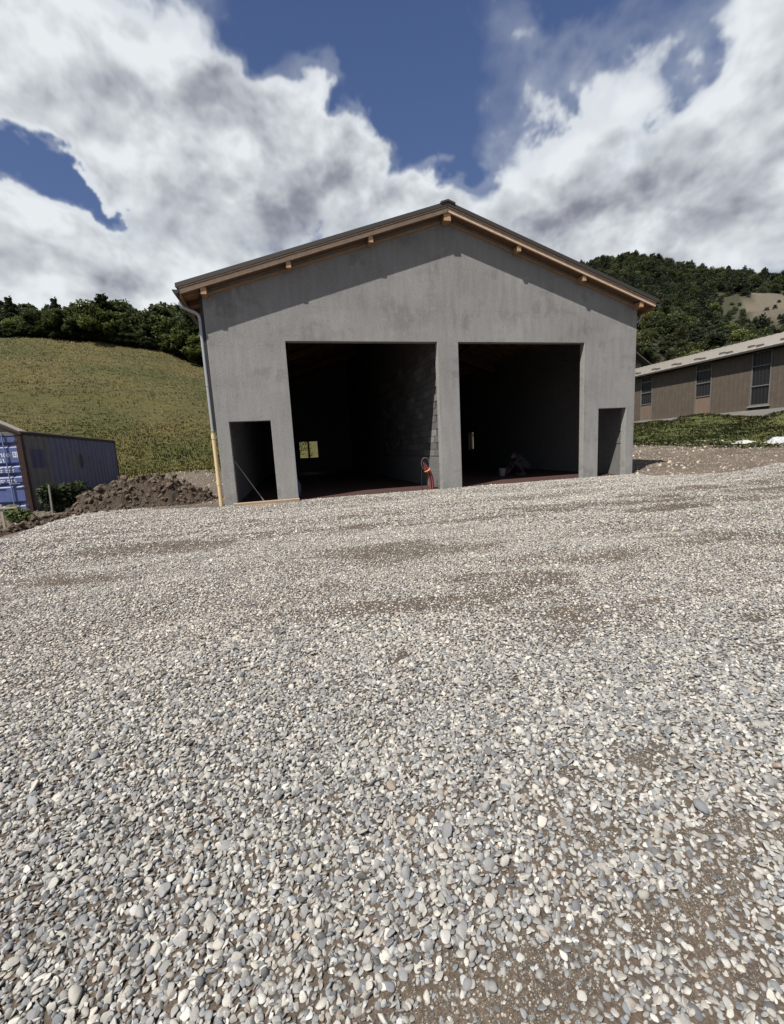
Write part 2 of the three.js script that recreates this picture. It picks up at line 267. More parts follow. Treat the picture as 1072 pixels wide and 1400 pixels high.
{
  const na = 150, nr = 60, pos = [], uv = [], col = [], idx = [];
  for (let j = 0; j <= nr; j++) for (let i = 0; i <= na; i++) {
    const az = -4 + 104 * i / na, r = 44 + 376 * Math.pow(j / nr, 1.2), x = MC[0] + r * Math.sin(az * D2R), z = MC[1] - r * Math.cos(az * D2R);
    pos.push(x, mountainH(r, az), z); uv.push(x / 5, z / 5); const n = 1 + .5 * fbm(x * .05, 1, z * .05, 3);
    if (isScree(r, az)) col.push(.145 * n, .125 * n, .09 * n); else col.push(.045 * n, .045 * n, .02 * n);
    if (i < na && j < nr) { const a = j * (na + 1) + i, b = a + 1, c = a + na + 1; idx.push(a, b, c, b, c + 1, c); }
  }
  const g = new THREE.BufferGeometry(); g.setAttribute('position', new THREE.Float32BufferAttribute(pos, 3)); g.setAttribute('uv', new THREE.Float32BufferAttribute(uv, 2)); g.setAttribute('color', new THREE.Float32BufferAttribute(col, 3)); g.setIndex(idx); g.computeVertexNormals();
  tag(part('mountain', g, groundMats.meadow_hill, scene), 'steep wooded mountain behind the barn with a pale bare patch', 'mountain', null, 'structure');
}
// ================= the grey building =================
const W = 12.6, XR = 6.3, DEEP = 18, PITCH = .328, bline = (x) => 7.30 - PITCH * Math.abs(x - XR);
const hall = thing('garage_building', 'grey rendered gabled building with two big open bays and two narrow doorways', 'building');
{
  // render coat: trowelled streaks, damp clouds, day joints
  const w = 2048, h = 1280, d = new Uint8Array(w * h * 4);
  for (let j = 0; j < h; j++) for (let i = 0; i < w; i++) {
    const x = i / w * 12.8, y = j / h * 8;
    const streak = fbm(x * 6.5, y * 1.1, 2, 4, .6), cloud = fbm(x * .55, y * .8, 9, 4), fine = fbm(x * 26, y * 14, 5, 2, .7), drip = fbm(x * 3.2, y * .35, 31, 3);
    let k = 1 + .17 * streak + .21 * cloud + .12 * fine - .15 * sstep(.10, .3, fbm(x * .9, y * 1.3, 41, 4)) * sstep(.55, .2, fbm(x * 5, y * 3, 8, 3) + .3);
    k -= .10 * sstep(.0, .5, drip + .35 * fbm(x * 9, y * 2, 4, 3)) * sstep(4.1, 4.7, y) * sstep(6.6, 5.2, y);
    k -= .05 * sstep(.02, .0, Math.abs(y - (4.95 + .05 * fbm(x, 1, 1, 2)))) ;
    k -= .09 * sstep(3.5, 3.0, y + .35 * fbm(x * .9, 3, 3, 4)) * sstep(2.9, 3.05, y + .12 * fbm(x * .8, 5, 1, 4)) * sstep(2.2, 1.6, x);
    k -= .045 * sstep(.015, 0, Math.abs(y - 1.25)) * sstep(5.9, 6, x) * sstep(6.7, 6.6, x);
    k += .07 * sstep(2.2, 0, y) - .13 * sstep(.42, .0, y + .5 * fbm(x * 2.2, y * 2, 7, 4)) - .05 * sstep(5, 6.8, y);
    k += .12 * sstep(.25, .6, fbm(x * 1.7, y * 2.3, 77, 4)) + .08 * sstep(.0, .4, fbm(x * .8, y * 2.2, 14, 3)) * sstep(.5, .15, Math.abs(y - 4.6));
    const o = (j * w + i) * 4, e = 174 * Math.pow(Math.max(0, k), .5); d[o] = clamp(e, 0, 255); d[o + 1] = clamp(e * .992, 0, 255); d[o + 2] = clamp(e * .972, 0, 255); d[o + 3] = 255;
  }
  const tx = new THREE.DataTexture(d, w, h, THREE.RGBAFormat); tx.colorSpace = THREE.SRGBColorSpace; tx.wrapS = tx.wrapT = THREE.RepeatWrapping; tx.magFilter = THREE.LinearFilter; tx.repeat.set(1 / 12.8, 1 / 8); tx.needsUpdate = true;
  const bt = GRAIN.clone(); bt.repeat.set(1.15, .45); bt.needsUpdate = true;
  M.render = new THREE.MeshStandardMaterial({ color: lin(.555, .555, .555), map: tx, roughness: .93, bumpMap: bt, bumpScale: .007 });
}
const hole = (x0, x1, y0, y1) => { const p = new THREE.Path(); p.moveTo(x0, y0); p.lineTo(x0, y1); p.lineTo(x1, y1); p.lineTo(x1, y0); p.closePath(); return p; };
function wallWithHoles(outline, holes, depth, bevel = .008) {
  const s = new THREE.Shape(outline.map((p) => new THREE.Vector2(...p))); s.holes = holes.map((a) => hole(...a));
  return new THREE.ExtrudeGeometry(s, { depth: depth - 2 * bevel, bevelEnabled: bevel > 0, bevelThickness: bevel, bevelSize: bevel, bevelOffset: -bevel, bevelSegments: 2 }).translate(0, 0, bevel);
}
{
  const gable = [[0, -.35], [W, -.35], [W, bline(W) + .035], [XR, bline(XR) + .035], [0, bline(0) + .035]];
  part('front_wall', wallWithHoles(gable, [[.309, 1.333, .002, 2.15], [1.876, 5.987, .002, 4.118], [6.613, 10.724, .002, 4.118], [11.267, 12.291, .002, 2.15]], .2).translate(0, 0, -.2), M.render, hall);
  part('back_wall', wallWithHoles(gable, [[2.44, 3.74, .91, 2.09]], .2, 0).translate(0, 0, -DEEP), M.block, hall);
  // side walls: outline in (z, y), turned into place
  const side = (holes) => wallWithHoles([[.2, -.35], [DEEP - .2, -.35], [DEEP - .2, bline(0) + .03], [.2, bline(0) + .03]], holes, .27, 0).rotateY(Math.PI / 2);
  part('side_wall', side([]).translate(0, 0, 0), M.block, hall);
  part('side_wall', side([[11.6, 12.3, .95, 2.03]]).translate(W - .27, 0, 0), M.block, hall);
  part('corner_membrane', box(-.06, -.003, 1.95, bline(0) - .06, -.32, -.012), M.black, hall);
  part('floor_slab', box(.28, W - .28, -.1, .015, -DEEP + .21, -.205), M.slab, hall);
  // divider with its block courses
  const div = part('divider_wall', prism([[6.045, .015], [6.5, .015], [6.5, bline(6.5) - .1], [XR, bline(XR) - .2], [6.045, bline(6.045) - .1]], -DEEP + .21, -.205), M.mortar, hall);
  part('plinth_render', box(6.02, 6.043, .016, .95, -DEEP + .22, -.207), M.block, div);
  const r = mulberry(12), tones = [.66, .84, 1, 1.2, 1.5].map((k) => mat([.17 * k, .168 * k, .164 * k], .95, { map: GRAIN_TINT, bumpMap: GRAIN, bumpScale: .006 }));
  const bg = [0, 1, 2].map((k) => new RoundedBoxGeometry(.022, .188, .486 - .004 * k, 1, .004)), far = [];
  const bz0 = -.22;
  for (let row = 0; row < 30; row++) for (let k = 0; k < 35; k++) {
    const y = .965 + row * .2 + .1, z = bz0 - (row % 2 ? .25 : 0) - k * .5 - .25; if (y > 6.9 || z < -17.5) continue;
    const jut = (r() - .5) * .008, tone = Math.floor(r() * r() * 5 * 1.25) % 5, n = Math.floor(r() * 3);
    if (row < 16 && k < 15) { const b = part('block', bg[n], tones[(tone + 1) % 5], div); b.position.set(6.035 + jut, y, z); b.rotation.set((r() - .5) * .01, (r() - .5) * .012, 0); }
    else far.push(new THREE.BoxGeometry(.022, .188, .486).translate(6.035 + jut, y, z));
  }
  part('block_courses', merge(far), M.block, div).userData.kind = 'stuff';
  const rw = [], lw = [], rp = mulberry(31);
  for (let row = 0; row < 20; row++) for (let k = 0; k < 34; k++) {
    const y = 1.03 + row * .2 + .1, z = -.45 - (row % 2 ? .25 : 0) - k * .5; if (z < -17.4 || (y > .8 && y < 2.15 && z < -11.3 && z > -12.6)) continue;
    rw.push(new THREE.BoxGeometry(.02, .188, .486).translate(W - .27 - .006 + (rp() - .5) * .008, y, z)); lw.push(new THREE.BoxGeometry(.02, .188, .486).translate(.27 + .006 + (rp() - .5) * .008, y, z));
  }
  for (const l of [rw, lw]) part('block_courses', merge(l), M.block, hall).userData.kind = 'stuff';
  const wf = part('window_frame', merge([box(2.44, 3.74, .91, .96, -DEEP + .06, -DEEP + .12), box(2.44, 3.74, 2.04, 2.09, -DEEP + .06, -DEEP + .12), box(2.44, 2.49, .96, 2.04, -DEEP + .06, -DEEP + .12), box(3.69, 3.74, .96, 2.04, -DEEP + .06, -DEEP + .12), box(3.03, 3.15, .96, 2.04, -DEEP + .05, -DEEP + .14)]), M.timberDark, hall);
  part('window_frame', merge([box(W - .15, W - .09, .95, 1.0, -12.3, -11.6), box(W - .15, W - .09, 1.98, 2.03, -12.3, -11.6), box(W - .15, W - .09, 1.0, 1.98, -12.3, -12.25), box(W - .15, W - .09, 1.0, 1.98, -11.65, -11.6)]), M.timberDark, hall);
}
// ---- roof ----
{
  const EL = -.49, ER = W + .45;
  const slab = (side, xa, xb, o0, o1, z0, z1, bev = 0) => prism(side < 0 ? [[xa, bline(xa) + o0], [xb, bline(xb) + o0], [xb, bline(xb) + o1], [xa, bline(xa) + o1]] : [[xa, bline(xa) + o0], [xb, bline(xb) + o0], [xb, bline(xb) + o1], [xa, bline(xa) + o1]], z0, z1, bev);
  for (const [s, xa, xb] of [[-1, EL, XR - .004], [1, XR + .004, ER]]) {
    part('barge_board', slab(s, xa + (s < 0 ? .06 : 0), xb - (s > 0 ? .06 : 0), 0, .088, .252, .30, .004), M.timberPale, hall);
    part('roof_lath', slab(s, xa + (s < 0 ? .04 : 0), xb - (s > 0 ? .04 : 0), .112, .136, .2, .314, .003), M.timberPale, hall);
    part('roof_decking', slab(s, xa + (s < 0 ? .07 : 0), xb - (s > 0 ? .07 : 0), .055, .111, -DEEP - .3, .25), M.timber, hall);
    const sheet = part('roof_sheet', slab(s, xa, xb, .138, .17, -DEEP - .34, .325), M.roofMetal, hall);
    const ribs = []; for (let z = -DEEP - .2; z < .2; z += .333) ribs.push(slab(s, xa, xb, .171, .205, z, z + .05)); part('sheet_ribs', merge(ribs), M.roofMetal, sheet);
    part('verge_flashing', merge([slab(s, xa - (s < 0 ? .012 : 0), xb + (s > 0 ? .012 : 0), .137, .236, .327, .34), slab(s, xa, xb, .224, .236, .2, .326)]), M.roofMetal, hall);
    part('wall_rail', slab(s, s < 0 ? .02 : XR + .12, s < 0 ? XR - .12 : W - .02, -.125, -.062, .003, .04, .003), M.timber, hall);
    part('soffit_board', slab(s, xa + (s < 0 ? .08 : 0), xb - (s > 0 ? .08 : 0), .022, .05, .003, .248), M.timberDark, hall);
    for (let z = -.46; z > -DEEP; z -= .62) part('rafter', slab(s, xa + (s < 0 ? .08 : 0), xb - (s > 0 ? .08 : 0), -.07, .053, z - .06, z + .03), M.timberDark, hall);
    part('eave_board', box(s < 0 ? xa + .05 : xb - .078, s < 0 ? xa + .078 : xb - .05, bline(xa === EL ? xa : xb) - .05, bline(xa === EL ? xa : xb) + .1, -DEEP - .3, .25), M.timber, hall);
    // gutter
    const gx = s < 0 ? EL - .012 : ER + .012, gy = bline(s < 0 ? EL : ER) + .09, pts = [];
    for (let k = 0; k <= 12; k++) { const a = Math.PI + Math.PI * k / 12; pts.push([gx + .078 * Math.cos(a), gy + .078 * Math.sin(a) * 1.15]); }
    for (let k = 12; k >= 0; k--) { const a = Math.PI + Math.PI * k / 12; pts.push([gx + .071 * Math.cos(a), gy + .071 * Math.sin(a) * 1.15]); }
    const gut = part('gutter', prism(pts, -DEEP - .34, .33), M.gutter, hall);
    part('end_cap', prism(pts.slice(0, 13), .331, .337), M.gutter, gut);
  }
  const cap = []; for (const s of [-1, 1]) cap.push(prism([[XR, 7.575], [XR + s * .2, 7.575 - .2 * PITCH], [XR + s * .2, 7.53 - .2 * PITCH], [XR, 7.53]].slice(), -DEEP - .36, .36));
  part('ridge_cap', merge(cap), M.roofMetal, hall);
  for (const [x, w, h] of [[.09, .13, .155], [2.11, .12, .15], [4.21, .12, .15], [XR, .2, .18], [8.39, .12, .15], [10.49, .12, .15], [12.51, .13, .155]]) {
    const y1 = bline(x) - (x === XR ? .02 : .004), p = part('purlin', rbox(x - w / 2, x + w / 2, y1 - h, y1, -DEEP - .2, .262, .006), M.timber, hall);
    part('end_grain', rbox(x - w / 2 + .002, x + w / 2 - .002, y1 - h + .002, y1 - .004, .2625, .267, .001), M.endGrain, p);
  }
  // main trusses seen through the bays
  for (const z of [-4.5, -9, -13.5]) for (const s of [-1, 1]) { const a = s < 0 ? .3 : XR, b = s < 0 ? XR : W - .3; part('truss_beam', prism([[a, bline(a) - .48], [b, bline(b) - .48], [b, bline(b) - .16], [a, bline(a) - .16]], z - .12, z + .12), M.timberDark, hall); }
  // rainwater pipes
  const dp = part('downpipe', tube([[-.51, 5.02, -.06], [-.505, 4.97, -.06], [-.45, 4.90, -.06], [-.24, 4.80, -.06], [-.135, 4.73, -.06], [-.105, 4.62, -.06], [-.105, 4.4, -.06], [-.105, 1.84, -.06]], .041, 60, 14), M.zinc, hall);
  for (const y of [4.55, 3.05, 1.95]) { part('pipe_bracket', merge([new THREE.TorusGeometry(.045, .006, 6, 18).rotateX(Math.PI / 2).translate(-.105, y, -.06), box(-.07, .004, y - .008, y + .008, -.08, -.06)]), M.zinc, dp); }
  const yp = part('standpipe', merge([tube([[-.105, 1.86, -.06], [-.104, 1.0, -.06], [-.102, -.2, -.055]], .05, 8, 16), new THREE.CylinderGeometry(.052, .05, .02, 16).translate(-.105, 1.87, -.06)]), M.yellowPipe, hall);
  for (const y of [1.8, .62]) part('pipe_collar', new THREE.CylinderGeometry(.058, .058, .12, 18).translate(-.1035, y, -.06), M.yellowPipe, yp);
  part('downpipe', tube([[W + .46, 5.05, -.35], [W + .45, 4.96, -.35], [W + .3, 4.83, -.35], [W + .12, 4.75, -.35], [W + .075, 4.64, -.35], [W + .07, 4.3, -.35], [W + .07, .1, -.35]], .04, 50, 12), M.zinc, hall);
}
// ================= small things at the building =================
{
  const pl = thing('threshold_board', 'weathered pale timber board lying at the foot of the left narrow doorway', 'board', [1.06, H(1.06, .16) + .04, .15], .05);
  part('board', new RoundedBoxGeometry(1.66, .085, .2, 2, .006), M.plank, pl);
  const lb = part('lower_board', new RoundedBoxGeometry(.78, .04, .16, 2, .006).translate(-.2, -.04, .1), M.timber, pl);
  const st = thing('long_stick', 'thin grey wooden stick leaning inside the left narrow doorway', 'stick', [.92, .02, -.42]);
  part('stick', rod([0.03, 0, 0], [-.62, 1.12, 0], .014), mat([.25, .23, .2], .8), st);
  // conduits rising from the floor by the pillar
  const hb = thing('conduit_bundle', 'red conduits tied with orange tape rising beside the central pillar', 'conduits', [5.74, 0, -.32]);
  const red = mat([.19, .05, .045], .5), r = mulberry(4);
  for (let k = 0; k < 5; k++) {
    const a = k / 5 * 6.283, ox = .055 * Math.cos(a), oz = .05 * Math.sin(a), pts = [];
    for (const [x, y] of [[.03, -.05], [.03, .15], [.015, .32], [-.035, .48], [-.10, .60], [-.155 - .02 * r(), .72 + .1 * r()]]) pts.push([x + ox * (y > .5 ? .75 : 1), y, oz]);
    const n = 120, curve = new THREE.CatmullRomCurve3(pts.map((p) => new THREE.Vector3(...p))), g = new THREE.TubeGeometry(curve, n, .026, 10);
    const pos = g.attributes.position, nor = g.attributes.normal; for (let i = 0; i <= n; i++) if (i % 2) for (let j = 0; j <= 10; j++) { const q = i * 11 + j; pos.setXYZ(q, pos.getX(q) - nor.getX(q) * .004, pos.getY(q) - nor.getY(q) * .004, pos.getZ(q) - nor.getZ(q) * .004); }
    part('conduit', g, red, hb);
  }
  part('tape', new THREE.TorusGeometry(.075, .018, 8, 20).scale(1, 1.4, 1).rotateX(Math.PI / 2 ).rotateZ(.6).translate(-.085, .57, 0), mat([.75, .22, .06], .5), hb);
  part('cable_loop', tube([[-.06, .55, .02], [-.02, .75, .03], [-.08, .92, .02], [-.19, .93, .0], [-.25, .80, -.02], [-.22, .66, -.02], [-.12, .56, 0]], .009, 50, 8), mat([.12, .12, .13], .5), hb);
  part('cable', tube([[-.22, .7, -.05], [-.25, .4, -.07], [-.245, .0, -.07]], .010, 14, 8), M.black, hb);
  // bucket
  const bk = thing('plastic_bucket', 'pale plastic bucket standing on the red floor of the right bay', 'bucket', [9.5, .016, -2.95]);
  part('body', new THREE.LatheGeometry([[0, 0], [.105, 0], [.112, .01], [.138, .27], [.147, .272], [.147, .285], [.134, .285], [.108, .015], [0, .012]].map((p) => new THREE.Vector2(...p)), 28), mat([.2, .2, .195], .5), bk);
  part('handle', tube([[-.145, .26, 0], [-.11, .2, .1], [0, .165, .14], [.11, .2, .1], [.145, .26, 0]], .004, 24, 6), M.zinc, bk);
  // sack behind the jamb
  const g = new THREE.SphereGeometry(1, 40, 28), p = g.attributes.position;
  for (let i = 0; i < p.count; i++) { let x = p.getX(i), y = p.getY(i), z = p.getZ(i); const k = 1 + .16 * fbm(x * 2, y * 2, z * 2, 4), q = Math.pow(Math.abs(x), .75) * Math.sign(x); p.setXYZ(i, q * .17 * k, (y * .30 + .28) * (y > .5 ? 1 - .05 * Math.cos(x * 8) : 1), Math.pow(Math.abs(z), .75) * Math.sign(z) * .14 * k); }
  g.computeVertexNormals();
  const sk = thing('blue_sack', 'dark blue sack standing just inside the left big bay', 'sack', [1.80, .015, -.5]);
  part('sack_body', g, mat([.03, .05, .10], .8), sk);
  part('sack_neck', tube([[-.05, .55, 0], [0, .66, .01], [.06, .7, .03]], .05, 12, 10), mat([.10, .10, .10], .8), sk);
}
// ================= leaves: one maker for crowns, bushes and weeds =================
function leafCloud(seed, lobes, count, size, tone, droop = .2, gap = .1) {      // lobes: [x, y, z, rx, ry, rz]
  const r = mulberry(seed), pos = [], nor = [], col = [], vol = lobes.map((l) => l[3] * l[4] + l[4] * l[5] + l[3] * l[5]), tot = vol.reduce((a, b) => a + b, 0);
  const v = new THREE.Vector3(), q = new THREE.Quaternion(), e = new THREE.Euler(), c = new THREE.Vector3();
  for (let k = 0; k < count; k++) {
    let t = r() * tot, i = 0; while (t > vol[i]) t -= vol[i++];
    const L = lobes[i], z = r() * 2 - 1, a = r() * 6.2832, s = Math.sqrt(1 - z * z), rad = Math.pow(r(), .42) * (1 + .28 * fbm(s * Math.cos(a) * 2 + i, z * 2, s * Math.sin(a) * 2 + seed, 2));
    v.set(s * Math.cos(a), z, s * Math.sin(a));
    c.set(L[0] + v.x * L[3] * rad, L[1] + v.y * L[4] * rad, L[2] + v.z * L[5] * rad);
    if (fbm(c.x * 1.1 + seed, c.y * 1.1, c.z * 1.1, 2) < -.32 + gap) { continue; }
    e.set((r() - .5) * 2.4 + droop, r() * 6.28, (r() - .5) * 1.6); q.setFromEuler(e);
    const w = size * (.6 + .8 * r()), l = w * (1.1 + .8 * r()), n = .5 + .5 * fbm(c.x * .8, c.y * .8, c.z * .8 + seed, 2), k2 = .68 + .5 * n + .3 * (r() - .5), warm = (r() - .5) * .25;
    const pts = [[-w / 2, 0, 0], [0, -.12 * w, l * .5], [w / 2, 0, 0], [0, .1 * w, -l * .5]].map((p) => new THREE.Vector3(...p).applyQuaternion(q).add(c));
    const nn = v.clone().multiplyScalar(.8).add(new THREE.Vector3(0, 1, 0).applyQuaternion(q).multiplyScalar(.6)).normalize();
    for (const h of [0, 1, 2, 0, 2, 3]) { pos.push(pts[h].x, pts[h].y, pts[h].z); nor.push(nn.x, nn.y, nn.z); col.push(tone[0] * k2 * (1 + warm), tone[1] * k2, tone[2] * k2 * (1 - warm)); }
  }
  const g = new THREE.BufferGeometry(); g.setAttribute('position', new THREE.Float32BufferAttribute(pos, 3)); g.setAttribute('normal', new THREE.Float32BufferAttribute(nor, 3)); g.setAttribute('color', new THREE.Float32BufferAttribute(col, 3)); return g;
}
const leafMat = new THREE.MeshPhysicalMaterial({ vertexColors: true, roughness: .95, side: THREE.DoubleSide, transmission: .3, thickness: 0, specularIntensity: .25 });
const barkMat = mat([.085, .065, .05], .95, { bumpMap: GRAIN, bumpScale: .02 });
function trunkGeo(h, r0, limbs, seed) {
  const r = mulberry(seed), list = [], lean = (r() - .5) * .08 * h;
  const tp = (a, b, ra, rb) => { const A = new THREE.Vector3(...a), B = new THREE.Vector3(...b), l = A.distanceTo(B), g = new THREE.CylinderGeometry(rb, ra, l, 8, 1); g.translate(0, l / 2, 0); g.applyQuaternion(new THREE.Quaternion().setFromUnitVectors(new THREE.Vector3(0, 1, 0), B.clone().sub(A).normalize())); g.translate(...a); return g; };
  list.push(tp([0, -.3, 0], [lean * .5, h * .45, 0], r0, r0 * .72), tp([lean * .5, h * .45, 0], [lean, h * .9, 0], r0 * .72, r0 * .25));
  for (let k = 0; k < limbs; k++) { const y = h * (.3 + .5 * k / limbs), a = k * 2.4 + r(), L = h * .28 * (1 - .4 * k / limbs); list.push(tp([lean * y / h, y, 0], [lean * y / h + L * Math.cos(a), y + L * .55, L * Math.sin(a)], r0 * .36, r0 * .1)); }
  return merge(list);
}
function broadTree(seed, h, w, tone, n) {
  const r = mulberry(seed), lobes = [[0, h * .56, 0, w * .36, h * .34, w * .36]];
  for (let k = 0; k < 11; k++) { const a = k * 2.399 + r(), t = r(), y = h * (.26 + .58 * t), rr = w * .34 * (1 - .62 * Math.max(0, t - .25)); lobes.push([rr * Math.cos(a), y, rr * Math.sin(a), w * (.15 + .11 * r()), h * (.10 + .07 * r()), w * (.15 + .11 * r())]); }
  return { crown: leafCloud(seed, lobes, n, h * .036, tone, .15, .1), trunk: trunkGeo(h * .75, h * .022, 6, seed) };
}
function pineTree(seed, h, w, tone, n) {
  const r = mulberry(seed), lobes = [];
  for (let k = 0; k < 26; k++) { const t = k / 25, y = h * (.28 + .66 * t), rr = w * .5 * (1 - .82 * Math.pow(t, 1.5)) * (.65 + .5 * r()), a = k * 2.399; lobes.push([rr * .58 * Math.cos(a), y, rr * .58 * Math.sin(a), rr * .55 + .15, h * .05, rr * .55 + .15]); }
  lobes.push([0, h * .6, 0, w * .24, h * .3, w * .24]);
  return { crown: leafCloud(seed, lobes, n, h * .034, tone, .3, .1), trunk: trunkGeo(h * .95, h * .018, 8, seed) };
}
const KINDS = [
  ['broadleaf_tree', broadTree(101, 8, 6.4, [.070, .094, .025], 7000), 'mid green broadleaf tree in the row along the top edge of the meadow', 'broadleaf trees along the meadow edge'],
  ['broadleaf_tree', broadTree(102, 9, 6, [.050, .068, .022], 7000), 'dark green broadleaf tree in the row along the top edge of the meadow', 'dark broadleaf trees along the meadow edge'],
  ['broadleaf_tree', broadTree(103, 7, 7, [.094, .114, .027], 7000), 'yellowish green broadleaf tree in the row along the top edge of the meadow', 'yellowish broadleaf trees along the meadow edge'],
  ['pine_tree', pineTree(104, 11, 4.6, [.036, .052, .022], 6000), 'dark pine rising behind the row of trees along the meadow edge', 'pines behind the meadow edge'],
  ['pine_tree', pineTree(105, 10, 5.6, [.042, .056, .024], 6000), 'broad dark pine rising behind the row of trees along the meadow edge', 'broad pines behind the meadow edge'],
];
const protoTree = KINDS.map(() => null);
function plantTree(k, x, z, s, turn, label, group) {
  const [name, geo, lab, grp] = KINDS[k]; let t;
  if (!protoTree[k]) { t = thing(name, lab, 'tree', [0, 0, 0], 0, grp); part('crown', geo.crown, leafMat, t); part('trunk', geo.trunk, barkMat, t); protoTree[k] = t; }
  else { t = protoTree[k].clone(); t.name = numbered(name); t.userData = { label: lab, category: 'tree', group: grp }; scene.add(t); }
  t.position.set(x, H(x, z) - .25, z); t.rotation.y = turn; t.scale.set(s * (.9 + .2 * ((turn * 7) % 1)), s, s * (.9 + .2 * ((turn * 3) % 1)));
  if (label) { t.userData.label = label; delete t.userData.group; } return t;
}
{
  const r = mulberry(991);
  let i = 0;
  for (let x = -46; x < 4; x += 2.2 + 1.3 * r()) {                     // the front row
    const k = [0, 1, 0, 2, 1, 0, 1, 2][i++ % 8], z = EDGE_Z - 1.0 - 2.2 * r() + (x > -20 ? (x + 20) * .10 : 0);
    plantTree(k, x, z, (.62 + .26 * r()) * (x > -14 ? 1.5 : x > -29 ? 1.15 : .85) * (x > -24 && x < -20 ? .78 : 1), r() * 6.28);
  }
  for (const [x, dz, k, s] of [[-39.5, 5, 3, .82], [-36.8, 6, 4, .78], [-33.2, 5, 3, .82], [-31.4, 7, 3, .80], [-29.4, 5, 3, .66], [-27.2, 6, 4, .66], [-24.6, 5, 3, .62], [-20.5, 6, 4, .72], [-18.4, 5, 3, .82], [-15.4, 7, 4, .80], [-13.0, 6, 4, .95], [-11.3, 7, 4, .98], [-9.7, 6, 3, 1.02], [-8.2, 6, 4, 1.05], [-6.4, 7, 3, 1.05], [-4.5, 6, 4, 1.0], [-2, 6, 3, 1.0], [-44, 6, 4, .8]]) plantTree(k, x, EDGE_Z - dz, s * (x < -14 ? .80 : 1.15), r() * 6.28);
  plantTree(2, -9.4, EDGE_Z + 2.2, .98, 1.3, 'bright green broadleaf tree at the forest edge just left of the downpipe');
  plantTree(1, -6.5, EDGE_Z + 1.4, .78, 2.1, 'low dark tree at the end of the forest edge, half hidden by the downpipe');
}
const ORD = ['first', 'second', 'third', 'fourth', 'fifth', 'sixth', 'seventh', 'eighth', 'ninth', 'tenth', 'eleventh', 'twelfth'];
function labelTrees() {
  const v = new THREE.Vector3(), rows = new Map();
  for (const t of [...scene.children]) if (t.userData.category === 'tree' && t.userData.group) {
    v.set(t.position.x, t.position.y + 3.5, t.position.z).project(camera); const u = (v.x + 1) / 2;
    if (u < -.01 || u > .262) { scene.remove(t); continue; }                 // outside the photo or behind the building
    (rows.get(t.userData.group) || rows.set(t.userData.group, []).get(t.userData.group)).push([u, t]);
  }
  for (const l of rows.values()) { l.sort((a, b) => a[0] - b[0]); l.forEach(([, t], k) => { const s = t.userData.label; t.userData.label = s.replace(/ (in the row|rising)/, ', ' + (ORD[k] || 'last') + ' of its kind from the left, $1').replace('rising behind the row of trees along the meadow edge', 'behind the meadow edge').replace('in the row along the top edge of the meadow', 'along the meadow top'); }); }
}
function instances(name, geo, m, list, parent, cast = true) {          // list: [Matrix4, Color]
  const o = new THREE.InstancedMesh(geo, m, list.length); o.name = name; o.castShadow = cast; o.receiveShadow = true;
  list.forEach(([mx, c], k) => { o.setMatrixAt(k, mx); if (c) o.setColorAt(k, c); }); parent.add(o); return o;
}
const TM = (x, y, z, ry, sx, sy, sz) => new THREE.Matrix4().compose(new THREE.Vector3(x, y, z), new THREE.Quaternion().setFromEuler(new THREE.Euler(0, ry, 0)), new THREE.Vector3(sx, sy, sz));
